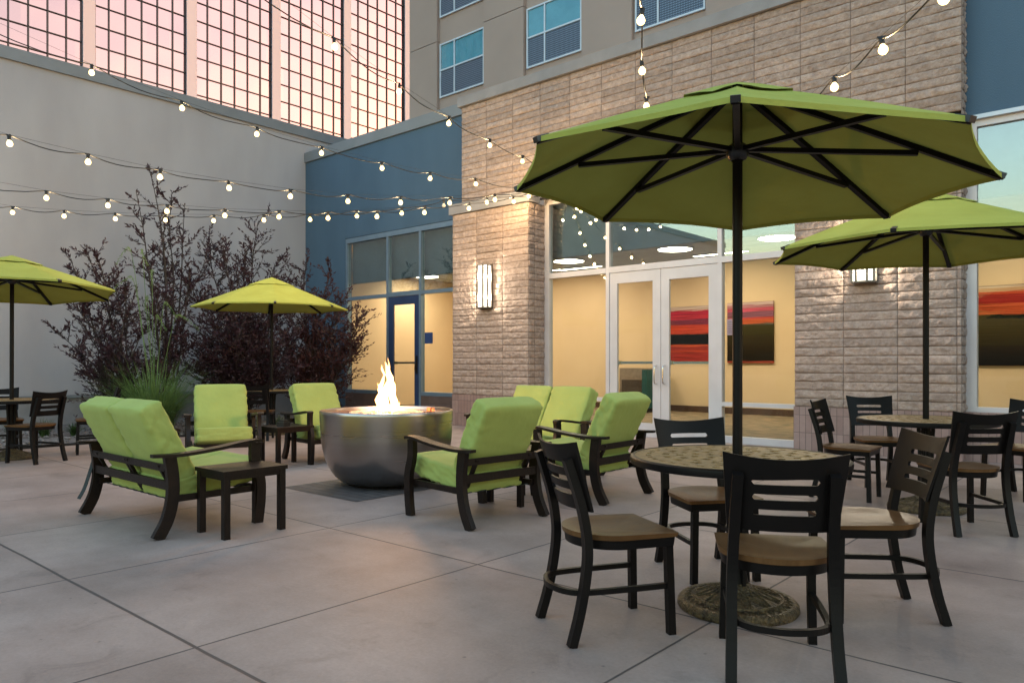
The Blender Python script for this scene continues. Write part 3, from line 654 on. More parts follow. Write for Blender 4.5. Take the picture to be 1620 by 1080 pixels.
# banquette seen through left leaf
sf = empty('lobby_sofa', (-9.9, 15.9, .012), 0, 'taupe lobby sofa with dark seat and teal end, behind the left glass door', 'sofa')
for nm, b_, mm in (('backrest', (-.55,.5,.25,.5,.0,1.06), 'sofa'), ('seat', (-.1,.5,-.35,.25,.12,.78), 'sofadark'), ('end_panel', (.5,.64,-.4,.5,.10,1.03), 'teal')):
    bm = bmesh.new(); box(bm, *b_); obj(nm, bm, M[mm], sf, bevel=.03)
for i in range(2):
    bm = bmesh.new(); tube(bm, [(.55, -.3+.7*i, 0), (.55, -.3+.7*i, .12)], .02); obj('leg', bm, M['black'], sf)
# lobby ceiling lights
def lamp(x, y, r, lab, ry=None):
    o = empty('ceiling_light', (x, y, 3.65), 0, lab, 'ceiling light', 'round lobby ceiling lights')
    bm = bmesh.new(); lathe(bm, [(r*1.08, -.001), (r*1.08, -.05), (r, -.052), (r, -.04), (0, -.04)], 32); obj('housing', bm, M['ceil'], o, smooth=40)
    bm = bmesh.new(); lathe(bm, [(0, -.048), (r*.98, -.048), (r*.98, -.045)], 32); obj('diffuser', bm, M['downlight'], o, recalc=True)
for x, y, lab in ((-15.5,14.1,'round ceiling light behind the left transom of the blue wing'),(-13.5,14.1,'round ceiling light behind the right transom of the blue wing'),(-10.6,14.2,'round ceiling light behind the left transom of the main entrance'),
                  (-7.8,14.2,'round ceiling light straight above the glass double doors'),(-5.6,14.2,'round ceiling light near the right stone pier'),(-2.2,14.2,'round ceiling light behind the far right window')):
    lamp(x, y, .36, lab)
for i, (x, y, lab) in enumerate(((-12.4,15.4,'long strip light at the back of the blue wing ceiling'),(-11.2,15.5,'long strip light left of the double doors on the lobby ceiling'),(-7.4,15.5,'long strip light right of the double doors on the lobby ceiling'),(-1.8,15.4,'long strip light near the far right painting'))):
    o = empty('strip_light', (x, y, 3.65), 0, lab, 'ceiling light', 'lobby strip lights')
    bm = bmesh.new(); box(bm, -.65, .65, -.05, .05, -.035, -.001); obj('housing', bm, M['ceil'], o)
    bm = bmesh.new(); box(bm, -.63, .63, -.035, .035, -.042, -.036); obj('diffuser', bm, M['downlight'], o)
o = bxo('exit_lamp', -15.3, -15.0, 15.9, 15.95, 3.2, 3.36, M['warmpanel']); tag(o, 'small lit box high on the wall behind the left window of the blue wing', 'exit lamp')
o = empty('window_notice', (-4.97, SY+.04, 1.62), 0, 'small mauve paper notice taped inside the glass right of the doors', 'notice')
bm = bmesh.new(); box(bm, 0, .17, 0, .003, 0, .24); obj('sheet', bm, M['paper'], o)
bm = bmesh.new()
for k in range(7): box(bm, .02, .15-random.random()*.05, -.0035, -.0005, .2-k*.028, .207-k*.028)
obj('printed_lines', bm, M['ink'], o)

# ---------------------------------------------------------------- wall sconces
def sconce(x, Y, z, lab):
    o = empty('wall_lamp', (x, Y, z), 0, lab, 'wall lamp', 'lit sconces on the stone piers')
    hw, dp, hh = .135, .15, .40
    pl = [(-hw, 0), (-hw, -dp*.62), (-hw*.5, -dp), (hw*.5, -dp), (hw, -dp*.62), (hw, 0)]
    bm = bmesh.new()
    lo = [bm.verts.new((p[0]*.93, p[1]*.93, -hh+.02)) for p in pl]; hi = [bm.verts.new((p[0]*.93, p[1]*.93, hh-.02)) for p in pl]
    for k in range(5): bm.faces.new((lo[k], lo[k+1], hi[k+1], hi[k]))
    bm.faces.new(hi); bm.faces.new(lo[::-1])
    obj('glass', bm, M['sconceglass'], o)
    bm = bmesh.new()
    for z0, z1 in ((-hh, -hh+.02), (hh-.02, hh)):
        lo = [bm.verts.new((p[0]*1.06, p[1]*1.06, z0)) for p in pl]; hi = [bm.verts.new((p[0]*1.06, p[1]*1.06, z1)) for p in pl]
        for k in range(6): bm.faces.new((lo[k], lo[(k+1)%6], hi[(k+1)%6], hi[k]))
        bm.faces.new(hi); bm.faces.new(lo[::-1])
    for p in pl: box(bm, p[0]-.014, p[0]+.014, p[1]-.010, p[1]+.010, -hh+.02, hh-.02)
    for zc in (-.24, -.27, .24, .27):
        for k in range(5): tube(bm, [(pl[k][0], pl[k][1]-.002, zc), (pl[k+1][0], pl[k+1][1]-.002, zc)], .0045, 5)
    obj('frame', bm, M['sconcemetal'], o)
    for zz in (-.2, .2):
        sd = bpy.data.lights.new('sconce_lamp', 'POINT'); sd.energy = 2.6; sd.color = (1, .88, .68); sd.shadow_soft_size = .03
        so_ = bpy.data.objects.new('sconce_lamp', sd); COL.objects.link(so_); so_.parent = o; so_.location = (0, -.075, zz)
    bm = bmesh.new(); box(bm, -.15, .15, .0, .03, -hh-.015, hh+.015); obj('back_plate', bm, M['sconcemetal'], o)
sconce(-9.46, PY-.045, 2.61, 'tall lit sconce on the left stone pier, behind the fire bowl')
sconce(-2.93, QY-.045, 2.64, 'lit sconce on the right stone pier, partly behind a green umbrella')

# ================================================================= FURNITURE MAKERS
def make_dining_chair():
    r = empty('dining_chair')
    # seat: flat front, round back, dished
    out = []
    for k in range(41):
        a = math.pi/2 + math.pi*k/40
        x = -.02+.205*math.cos(a); y = .225*math.sin(a)
        out.append((x, y*(1-.0*(x))))
    out = [(.225, .215)] + [(.21,.222)] + out + [(.21,-.222)] + [(.225, -.215)]
    bm = bmesh.new(); nr = 7
    C = Vector((.01, 0)); rings = []
    for j in range(nr+1):
        f = j/nr
        rings.append([bm.verts.new((C.x+(p[0]-C.x)*f, C.y+(p[1]-C.y)*f, .452+.012*(f**3)*(1 if p[0] < .15 else .55) - .010*(1-f**2) + (0 if f < 1 else -.004))) for p in out] if j else [bm.verts.new((C.x, 0, .442))])
    n = len(out)
    for k in range(n): bm.faces.new((rings[0][0], rings[1][k], rings[1][(k+1)%n]))
    for j in range(1, nr):
        for k in range(n): bm.faces.new((rings[j][k], rings[j+1][k], rings[j+1][(k+1)%n], rings[j][(k+1)%n]))
    low = [bm.verts.new((C.x+(p[0]-C.x)*.985, p[1]*.985, .437)) for p in out]
    for k in range(n): bm.faces.new((rings[nr][k], low[k], low[(k+1)%n], rings[nr][(k+1)%n]))
    bm.faces.new(low)
    obj('seat', bm, M['seat'], r, smooth=50)
    bm = bmesh.new(); a = [bm.verts.new((C.x+(p[0]-C.x)*.95, p[1]*.95, .4365)) for p in out]; b = [bm.verts.new((C.x+(p[0]-C.x)*.93, p[1]*.93, .395)) for p in out]
    for k in range(n): bm.faces.new((a[k], b[k], b[(k+1)%n], a[(k+1)%n]))
    bm.faces.new(a[::-1]); bm.faces.new(b)
    obj('seat_frame', bm, M['dark'], r, smooth=50)
    for s in (1, -1):
        bm = bmesh.new(); sweep(bm, [(.195, s*.175, .40), (.20, s*.18, .2), (.205, s*.185, 0)], (0,1,0), .034, .034); obj('leg', bm, M['dark'], r, bevel=.003)
    for s in (1, -1):
        bm = bmesh.new()
        sweep(bm, spline([(-.275, s*.195, 0), (-.235, s*.19, .14), (-.205, s*.187, .30), (-.198, s*.183, .43), (-.222, s*.178, .58), (-.268, s*.174, .73), (-.288, s*.172, .79)], 4), (0,1,0), .036, .040)
        obj('leg', bm, M['dark'], r, bevel=.003)
    bm = bmesh.new()
    pts = [(.20, .178, .215), (.0, .178, .215), (-.20, .165, .215), (-.27, .12, .215), (-.30, .04, .215), (-.30, -.04, .215), (-.27, -.12, .215), (-.20, -.165, .215), (.0, -.178, .215), (.20, -.178, .215)]
    sweep(bm, spline(pts, 5), (0,0,1), .020, .024); obj('stretcher', bm, M['dark'], r, bevel=.002)
    # curved back plate with three slots
    bm = bmesh.new(); W = .225; nc = 120; cols = []
    slots = [(.640, .0115), (.700, .0115), (.760, .012)]; aa = .112
    for i in range(nc+1):
        y = -W + 2*W*i/nc; s = abs(y)
        zl = [.565]
        for zc, hh in slots:
            if s < aa: h = hh
            elif s < aa+hh: h = hh*math.sqrt(max(0, 1-((s-aa)/hh)**2))
            else: h = 0
            zl += [zc-h, zc+h]
        zl.append(.845+.024*(y/W)**2)
        row = []
        for z in zl:
            f = (z-.565)/.30; yy = y*(.90+.10*f)
            x = -.188-.088*f-.046*(1-(y/W)**2)
            row.append((x, yy, z, ))
        cols.append(row)
    V = [[bm.verts.new(p) for p in row] for row in cols]
    for i in range(nc):
        for j in range(len(V[i])-1):
            if j % 2 == 1:
                continue
            bm.faces.new((V[i][j], V[i+1][j], V[i+1][j+1], V[i][j+1]))
    for i in range(nc):                               # close plate outside the slots
        for j in (1, 3, 5):
            if abs(cols[i][j][2]-cols[i][j+1][2]) < 1e-6 and abs(cols[i+1][j][2]-cols[i+1][j+1][2]) < 1e-6: continue
    bmesh.ops.remove_doubles(bm, verts=bm.verts, dist=1e-5)
    g = bmesh.ops.extrude_face_region(bm, geom=bm.faces[:])
    for q in g['geom']:
        if isinstance(q, bmesh.types.BMVert): q.co.x += .013; 
    obj('backrest', bm, M['dark'], r, smooth=35)
    return r

def make_table():
    r = empty('cafe_table')
    bm = bmesh.new()
    # lattice disc: polar cells with some left out
    rad = [.05, .085, .12, .155, .19, .225, .26, .295, .33, .365, .395, .42, .445, .47, .50]
    seg = 144; rings = [[bm.verts.new((q*math.cos(2*math.pi*k/seg), q*math.sin(2*math.pi*k/seg), .74)) for k in range(seg)] for q in rad]
    rg = random.Random(3)
    for j in range(len(rad)-1):
        skew = rg.randrange(12); per = [24,18,18,16,12,12,9,9,8,8,0,4,0,0][j]
        for k in range(seg):
            hole = per and ((k+skew) % per) < (per//2 - (0 if per > 6 else 0)) and (j % 2 == 0 or per == 4 or rg.random() < .0)
            if j in (1,3,5,7) and per: hole = ((k+skew) % per) == 0
            if j == 11: hole = (k % 4) in (0, 1)
            if hole: continue
            bm.faces.new((rings[j][k], rings[j][(k+1)%seg], rings[j+1][(k+1)%seg], rings[j+1][k]))
    cc = bm.verts.new((0,0,.74))
    for k in range(seg): bm.faces.new((cc, rings[0][k], rings[0][(k+1)%seg]))
    g = bmesh.ops.extrude_face_region(bm, geom=bm.faces[:])
    for q in g['geom']:
        if isinstance(q, bmesh.types.BMVert): q.co.z -= .010
    obj('tabletop', bm, M['tabletop'], r)
    bm = bmesh.new(); lathe(bm, [(.499,.742),(.512,.742),(.521,.736),(.523,.725),(.520,.705),(.508,.702),(.499,.71),(.499,.742)], 96); obj('rim', bm, M['dark'], r, smooth=40)
    bm = bmesh.new()
    for k in range(4):
        a = math.pi/4+k*math.pi/2; ca, sa = math.cos(a), math.sin(a)
        sweep(bm, [(.05*ca,.05*sa,.715), (.5*ca,.5*sa,.715)], (0,0,1), .03, .02)
    tube(bm, [(0,0,.70),(0,0,.729)], .14, 24)
    obj('bracket', bm, M['dark'], r)
    bm = bmesh.new(); lathe(bm, [(.036,.72),(.036,.60),(.042,.56),(.036,.52),(.036,.20),(.05,.14),(.055,.10)], 24)
    for k in range(4):
        a = math.pi/4+k*math.pi/2; ca, sa = math.cos(a), math.sin(a)
        sweep(bm, [(.05*ca,.05*sa,.12),(.042*ca,.042*sa,.4),(.055*ca,.055*sa,.71)], (-sa,ca,0), .028, .016)
    obj('pedestal', bm, M['dark'], r, smooth=40)
    bm = bmesh.new(); prof = [(0,.135),(.055,.125),(.075,.105),(.12,.083),(.17,.066),(.205,.056),(.209,.060),(.216,.060),(.220,.052),(.255,.043),(.262,.046),(.275,.043),(.287,.030),(.290,.010),(.284,.0)]
    lathe(bm, prof, 72)
    for k in range(36):                                 # lattice relief on the border and rays on the dome
        a = k*math.pi/18
        for s in (1, -1):
            a2 = a+s*.09
            tube(bm, [(.223*math.cos(a), .223*math.sin(a), .0525), (.254*math.cos(a2), .254*math.sin(a2), .0445)], .0022, 4, cap=False)
    for k in range(12):
        a = k*math.pi/6
        for s in (1,-1):
            pts = [(.08*math.cos(a), .08*math.sin(a), .104), (.125*math.cos(a+s*.16), .125*math.sin(a+s*.16), .083), (.2*math.cos(a+s*.05), .2*math.sin(a+s*.05), .060)]
            tube(bm, spline(pts, 3), .0028, 4, cap=False)
    obj('base', bm, M['cast'], r, smooth=40)
    return r

def make_umbrella(Rr=1.2, rim=2.094, apex=2.55, rot=0., tx=0., ty=0., cx=0., cy=0., zfoot=.13, hub=2.24, seed=1, ptop=None):
    """octagonal market umbrella; tilt given as slope of the rim"""
    r = empty('patio_umbrella')
    P = lambda a, f, z: Vector((Rr*f*math.cos(a), Rr*f*math.sin(a), z))
    def rib(k, f):
        a = rot + k*math.pi/4
        x, y = Rr*f*math.cos(a), Rr*f*math.sin(a)
        z = apex + (rim-apex)*(f**1.04) + (tx*x+ty*y)
        return Vector((x+cx*f, y+cy*f, z))
    nr, ns = 10, 8
    bm = bmesh.new()
    vg = {}
    for k in range(8):
        for j in range(0, nr+1):
            f = .16+.84*j/nr
            A, B = rib(k, f), rib(k+1, f)
            for s in range(ns+1 if True else ns):
                t = s/ns
                key = (k, j, s)
                if s == ns: continue
                p = A.lerp(B, t); sag = 4*t*(1-t)
                inward = sag*.030*(f**2.2)
                cen = Vector((cx*f, cy*f, p.z))
                q = p + (cen-p)*inward
                q.z += sag*(-.016*math.sin(math.pi*f)) + (apex-rim)*inward*.75
                q.z += .003*noise.noise(Vector((q.x*4+seed, q.y*4, 0)))
                vg[key] = bm.verts.new(q)
    for k in range(8):
        for j in range(nr):
            for s in range(ns):
                a = vg[(k, j, s)]; b = vg[(k, j, s+1)] if s+1 < ns else vg[((k+1) % 8, j, 0)]
                c = vg[(k, j+1, s+1)] if s+1 < ns else vg[((k+1) % 8, j+1, 0)]; d = vg[(k, j+1, s)]
                bm.faces.new((a, b, c, d))
    # hem turned down
    for k in range(8):
        for s in range(ns):
            a = vg[(k, nr, s)]; b = vg[(k, nr, s+1)] if s+1 < ns else vg[((k+1) % 8, nr, 0)]
            if (k, s) not in vg: vg[(k, s)] = bm.verts.new(a.co*1.0 + Vector((0,0,-.022)))
    for k in range(8):
        for s in range(ns):
            a = vg[(k, nr, s)]; b = vg[(k, nr, s+1)] if s+1 < ns else vg[((k+1) % 8, nr, 0)]
            c = vg[(k, s)]; d = vg[(k, s+1)] if s+1 < ns else vg[((k+1) % 8, 0)]
            bm.faces.new((a, b, d, c))
    obj('canopy', bm, M['canopy'], r, smooth=25)
    # raised vent cap
    bm = bmesh.new(); top = bm.verts.new((0, 0, apex+.016)); ring = []
    for k in range(8):
        for s in range(4):
            p = rib(k, .30).lerp(rib(k+1, .30), s/4); ins = 4*(s/4)*(1-s/4)*.10
            ring.append(bm.verts.new((p.x*(1-ins), p.y*(1-ins), p.z+.014+.02*ins+.004*math.sin(k*5+s*2.3))))
    mid_ = [bm.verts.new(((v_.co.x)*.45, v_.co.y*.45, apex+.016-(apex+.016-v_.co.z)*.42)) for v_ in ring]
    n = len(ring)
    for k in range(n):
        bm.faces.new((top, mid_[k], mid_[(k+1)%n])); bm.faces.new((mid_[k], ring[k], ring[(k+1)%n], mid_[(k+1)%n]))
    obj('vent_cap', bm, M['canopy'], r, smooth=25)
    bm = bmesh.new(); pr = .024
    tube(bm, [(0,0,zfoot), (0,0,apex-.0)], pr, 16); obj('pole', bm, M['dark'], r, smooth=40)
    bm = bmesh.new(); lathe(bm, [(.03,hub-.05),(.042,hub-.045),(.055,hub-.02),(.055,hub+.015),(.036,hub+.03)], 20); obj('hub', bm, M['black'], r, smooth=40)
    bm = bmesh.new(); lathe(bm, [(.03,apex-.07),(.05,apex-.06),(.052,apex-.03),(.03,apex-.015)], 20); obj('crown', bm, M['black'], r, smooth=40)
    for k in range(8):
        bm = bmesh.new(); a = rib(k, .045); b = rib(k, .995); dn = Vector((0,0,-.018))
        side = Vector((-math.sin(rot+k*math.pi/4), math.cos(rot+k*math.pi/4), 0))
        sweep(bm, [a+dn, rib(k,.5)+dn, b+dn], side, .024, .030); o = obj('rib', bm, M['dark'], r)
        bm = bmesh.new(); ca = math.cos(rot+k*math.pi/4); sa = math.sin(rot+k*math.pi/4)
        sweep(bm, [Vector((.045*ca, .045*sa, hub)), rib(k, .70)+Vector((0,0,-.04))], side, .022, .028); q = obj('strut', bm, M['dark'], r)
        bm = bmesh.new(); sweep(bm, [rib(k,.955)+Vector((0,0,-.012)), rib(k,1.006)+Vector((0,0,-.010))], side, .024, .036); obj('rib_tip', bm, M['black'], r, smooth=60)
    return r

def make_club(seats=1):
    """deep seating chair; faces +X"""
    r = empty('club_chair' if seats == 1 else 'loveseat')
    half = .375 if seats == 1 else .375+.285
    for s in (1, -1):
        y = s*half
        bm = bmesh.new(); sweep(bm, spline([(.315, y, 0), (.335, y, .16), (.335, y, .32), (.295, y, .46), (.29, y, .56), (.295, y, .605)], 5), (0,1,0), .074, .042); obj('leg', bm, M['clubdark'], r, bevel=.004)
        bm = bmesh.new(); sweep(bm, spline([(-.43, y, 0), (-.36, y, .13), (-.325, y, .28), (-.325, y, .42), (-.345, y, .56)], 5), (0,1,0), .08, .042); obj('leg', bm, M['clubdark'], r, bevel=.004)
        bm = bmesh.new(); yy = y+s*.012
        pts = spline([(-.47, yy, .572), (-.28, yy, .566), (-.03, yy, .585), (.17, yy, .612), (.29, yy, .622), (.345, yy, .612)], 5)
        # paddle shaped arm: plan width varies
        n = len(pts); rings = []
        for i, p in enumerate(pts):
            f = i/(n-1); hw = .036+.014*math.sin(math.pi*min(1, f*1.15))*(1 if f < .9 else .8); hw *= 1 if 0 < i < n-1 else .7
            rings.append([bm.verts.new(p+Vector((0, a*hw, b*.011))) for a, b in ((-1,-1),(1,-1),(1,1),(-1,1))])
        for i in range(n-1):
            for k in range(4): bm.faces.new((rings[i][k], rings[i][(k+1)%4], rings[i+1][(k+1)%4], rings[i+1][k]))
        bm.faces.new(rings[0][::-1]); bm.faces.new(rings[-1])
        obj('armrest', bm, M['clubdark'], r, bevel=.004)
    h = half-.018
    bm = bmesh.new(); box(bm, -.352, -.33, -h, h, .325, .385); obj('rear_rail', bm, M['clubdark'], r, bevel=.003)
    bm = bmesh.new(); box(bm, .30, .325, -h, h, .235, .285)
    for s in (1, -1): box(bm, -.325, .30, s*(h-.02)-.012, s*(h-.02)+.012, .235, .28)
    obj('seat_frame', bm, M['clubdark'], r, bevel=.003)
    # back frame : two uprights per seat and two straps
    cy_ = [0] if seats == 1 else [-.288, .288]
    bm = bmesh.new()
    ups = [-.27, .27] if seats == 1 else [-.55, -.02, .02, .55]
    for y in ups: sweep(bm, [(-.24, y, .25), (-.33, y, .42), (-.372, y, .495)], (0,1,0), .022, .03)
    box(bm, -.372, -.360, -h, h, .455, .505)
    obj('back_frame', bm, M['clubdark'], r, bevel=.002)
    bm = bmesh.new()
    for k in range(5 if seats == 1 else 9):
        y = -h*.8 + 1.6*h*k/(4 if seats == 1 else 8)
        sweep(bm, spline([(.30, y, .265), (.05, y, .235), (-.2, y, .225), (-.31, y, .25)], 4), (0,1,0), .006, .04)
    obj('webbing', bm, M['strap'], r)
    for i, y in enumerate(cy_):
        w2 = .292 if seats == 1 else .278
        bm = cushion_bm(.345, w2, .080, .024, .007, 3+i*5+seats)
        for v_ in bm.verts:
            x = v_.co.x; v_.co.z += (.018 if x > .25 else 0)*(x-.25)/.1
        bmesh.ops.rotate(bm, verts=bm.verts, cent=(0,0,0), matrix=Matrix.Rotation(R_(-7), 3, 'Y'))
        bmesh.ops.translate(bm, verts=bm.verts, vec=(.072, y, .348)); obj('seat_cushion', bm, M['green'], r, smooth=70)
        bm = cushion_bm(.080, w2, .305, .024, .006, 11+i*7+seats)
        for v_ in bm.verts:
            v_.co.x += .018*(1-(v_.co.z/.31)**2)*(-1 if v_.co.x < 0 else 1)*(1-(v_.co.y/w2)**4)
        bmesh.ops.rotate(bm, verts=bm.verts, cent=(0,0,0), matrix=Matrix.Rotation(R_(-27), 3, 'Y'))
        bmesh.ops.translate(bm, verts=bm.verts, vec=(-.300, y, .640)); obj('back_cushion', bm, M['green'], r, smooth=70)
    return r

def make_side_table():
    r = empty('side_table')
    bm = bmesh.new(); box(bm, -.205, .205, -.245, .245, .437, .465); obj('tabletop', bm, M['clubdark'], r, bevel=.004)
    bm = bmesh.new(); box(bm, -.19, .19, -.23, -.205, .40, .436); box(bm, -.19, .19, .205, .23, .40, .436); box(bm, -.19, -.165, -.205, .205, .40, .436); box(bm, .165, .19, -.205, .205, .40, .436); obj('apron', bm, M['clubdark'], r)
    for a in (1, -1):
        for b in (1, -1):
            bm = bmesh.new(); x, y = a*.172, b*.212; sweep(bm, [(x, y, .436), (x, y, 0)], (0,1,0), .045, .045); obj('leg', bm, M['clubdark'], r, bevel=.003)
    return r

def place(o, x, y, deg, label, cat, group):
    o.location = (x, y, 0.0); o.rotation_euler = (0, 0, R_(deg)); tag(o, label, cat, group); return o

# ---------------------------------------------------------------- dining sets
chair0 = make_dining_chair(); first = True
def chair(x, y, deg, label):
    global first
    o = chair0 if first else copy_tree(chair0); first = False
    return place(o, x, y, deg, label, 'chair', 'slat back chairs around the cafe tables')
chair(-1.91, 2.88, 59, 'foreground chair left of the nearest table, turned right, brown seat visible')
chair(-1.965, 3.97, -38, 'chair facing the camera on the far side of the nearest table')
chair(-1.19, 2.985, 120, 'closest chair, back towards the camera, in front of the nearest umbrella pole')
chair(-1.085, 3.87, 218, 'chair on the right of the nearest table, facing left with a greenish lit seat')
chair(-2.12, 7.03, 3, 'side on chair left of the right hand table, by the pink tiled base')
chair(-2.12, 7.95, -55, 'chair behind the right hand table facing the camera, against the right stone pier')
chair(-1.10, 6.24, 131, 'chair with its back to the camera at the right hand table')
chair(-.98, 8.02, 247, 'chair cut off by the right edge of the photo, behind the right hand table')
chair(-10.34, 3.02, 202, 'brown chair with its back to the camera at the far left table')
chair(-10.78, 3.86, 252, 'chair turned side on right of the far left table, behind the loveseat')
chair(-11.62, 3.02, -8, 'chair behind the far left umbrella pole, against the grey wall')
chair(-10.72, 6.22, 138, 'half hidden chair at the middle table, behind the lime club chair')
tab0 = make_table()
tables = [(-1.58, 3.50, 'nearest round cast metal table with a pierced bronze top'),
          (-1.47, 6.86, 'round cast metal table at the right, in front of the stone pier'),
          (-10.93, 2.94, 'round table at the far left edge by the grey wall'),
          (-11.34, 6.83, 'round table in the middle distance, below the small central umbrella')]
for i, (x, y, lab) in enumerate(tables):
    place(tab0 if i == 0 else copy_tree(tab0), x, y, (10, 47, 80, 20)[i], lab, 'table', 'round cafe tables under umbrellas')
deg0 = math.degrees(TH)
fit = dict(Rr=1.138, rim=2.094, apex=2.567, rot=-.299+TH, hub=2.245)
# slope measured in the camera frame, turned to world
gx = -.049*RT.x + -.014*FW.x; gy = -.049*RT.y + -.014*FW.y
u1 = make_umbrella(tx=gx, ty=gy, **fit, seed=1)
place(u1, -1.58, 3.50, 0, 'large lime green umbrella in the foreground, ribs seen from below', 'umbrella', 'lime green patio umbrellas')
u2 = make_umbrella(Rr=1.24, rim=2.13, apex=2.60, rot=.12+TH, tx=0, ty=-.0, hub=2.29, seed=2)
place(u2, -1.47, 6.86, 0, 'lime green umbrella at the right, half behind the foreground one', 'umbrella', 'lime green patio umbrellas')
u3 = make_umbrella(Rr=1.22, rim=2.11, apex=2.55, rot=.2+TH, tx=.03, ty=0, hub=2.25, seed=3)
place(u3, -10.93, 2.94, 0, 'lime green umbrella cut off by the left edge of the photo', 'umbrella', 'lime green patio umbrellas')
u3.rotation_euler = (R_(-.6), R_(-1.6), 0)
u4 = make_umbrella(Rr=1.27, rim=2.13, apex=2.63, rot=.35+TH, hub=2.27, seed=4)
place(u4, -11.34, 6.83, 0, 'small looking lime green umbrella in front of the purple shrubs', 'umbrella', 'lime green patio umbrellas')

# ---------------------------------------------------------------- lounge group
c0 = make_club(1)
cs = [(-4.12, 4.25, 174, 'nearest lime club chair, right of the fire bowl with its back to the camera'),
      (-3.98, 5.62, 181, 'lime club chair seen from behind in front of the glass doors'),
      (-8.30, 4.36, -24, 'lime club chair facing the camera, left of the fire bowl behind the loveseat'),
      (-7.85, 5.50, -8, 'lime club chair partly hidden behind the left side of the fire bowl')]
for i, (x, y, a, lab) in enumerate(cs): place(c0 if i == 0 else copy_tree(c0), x, y, a, lab, 'club chair', 'lime cushioned chairs around the fire bowl')
l0 = make_club(2)
place(l0, -5.80, 2.66, 90, 'two seat lime loveseat on the left with its back to the camera', 'loveseat', 'two seat loveseats by the fire bowl')
l1 = place(copy_tree(l0), -5.22, 6.28, 266, 'two seat lime loveseat facing the camera behind the right hand club chairs', 'loveseat', 'two seat loveseats by the fire bowl')
bm = bmesh.new(); sweep(bm, spline([(-.34, .69, .44), (-.37, .695, .33), (-.41, .70, .20), (-.45, .705, .12)], 5), (0,1,0), .004, .062)
o = obj('hanging_strap', bm, M['strap'], l0)
s0 = make_side_table()
for i, (x, y, a, lab) in enumerate([(-4.98, 2.76, 0, 'small dark side table in the foreground at the end of the left loveseat'),
                                    (-7.77, 4.87, 0, 'small dark side table with a black ashtray, left of the fire bowl'),
                                    (-4.22, 4.96, 0, 'small dark side table between the two right hand club chairs')]):
    place(s0 if i == 0 else copy_tree(s0), x, y, a, lab, 'side table', 'dark slatted side tables')
o = empty('ashtray', (-7.72, 4.80, .465), R_(15), 'black square ashtray on the side table left of the fire bowl', 'ashtray')
bm = bmesh.new(); box(bm, -.055, .055, -.055, .055, 0, .05); obj('bowl', bm, M['black'], o, bevel=.012)
bm = bmesh.new(); box(bm, -.038, .038, -.038, .038, .05, .075); obj('lid', bm, M['black'], o, bevel=.008)

# ---------------------------------------------------------------- fire bowl
BX, BYY = -5.83, 4.79
fb = empty('fire_bowl', (BX, BYY, .004), 0, 'large brushed stainless steel fire bowl standing on the grey paver square', 'fire bowl')
prof = [(0, 0), (.27, 0), (.31, .012)]
for k in range(1, 17):
    a = k/16*math.pi/2
    prof.append((.31+.335*math.sin(a)**.85, .012+.53*(1-math.cos(a))))
prof += [(.652, .62), (.655, .70), (.655, .725), (.650, .732), (.632, .732), (.628, .725), (.626, .68)]
bm = bmesh.new(); lathe(bm, prof, 96); obj('bowl', bm, M['steel'], fb, smooth=40)
bm = bmesh.new(); lathe(bm, [(.6255, .70), (.60, .702), (.40, .695), (.395, .705), (.385, .705), (.38, .690), (0, .690)], 64); obj('burner_pan', bm, M['burner'], fb, smooth=40)
bm = bmesh.new()
for i in range(1500):
    a = random.random()*2*math.pi; q = .37*math.sqrt(random.random()); rr = random.uniform(.007, .013)
    g = bmesh.ops.create_icosphere(bm, subdivisions=1, radius=rr)
    for v_ in g['verts']: v_.co = Vector((v_.co.x*random.uniform(.7,1.3)+q*math.cos(a), v_.co.y+q*math.sin(a), v_.co.z*.8+.700+.022*(1-(q/.37)**2)+random.random()*.006))
p = obj('fire_glass', bm, M['pebble'], fb, recalc=False); p['kind'] = 'stuff'
bm = bmesh.new(); box(bm, -.035, .035, -.03, .03, 0, .05)
bmesh.ops.translate(bm, verts=bm.verts, vec=(RT.x*.42+FW.x*.12, RT.y*.42+FW.y*.12, .70)); obj('igniter_box', bm, M['burner'], fb, bevel=.008)
fl = empty('flame', (BX, BYY, .715), 0, 'single tall yellow white flame rising from the fire bowl', 'flame')
def tongue(bm, pts, w, dpt):
    P = spline(pts, 5); n = len(P); seg = 10; rings = []
    for i, p in enumerate(P):
        f = i/(n-1)*(len(w)-1); j = min(int(f), len(w)-2); ww_ = w[j]+(w[j+1]-w[j])*(f-j); wob = 1+.22*noise.noise(Vector((i*.7, pts[0][0]*9, pts[-1][2]*7)))
        rings.append([bm.verts.new(Vector((RT.x*(p[0]+ww_*wob*math.cos(t)), RT.y*(p[0]+ww_*wob*math.cos(t)), p[2])) + Vector((FW.x, FW.y, 0))*(p[1]+dpt*ww_/max(w)*math.sin(t))) for t in [2*math.pi*k/seg for k in range(seg)]])
    for i in range(n-1):
        for k in range(seg): bm.faces.new((rings[i][k], rings[i][(k+1)%seg], rings[i+1][(k+1)%seg], rings[i+1][k]))
    bm.faces.new(rings[0][::-1]); bm.faces.new(rings[-1])
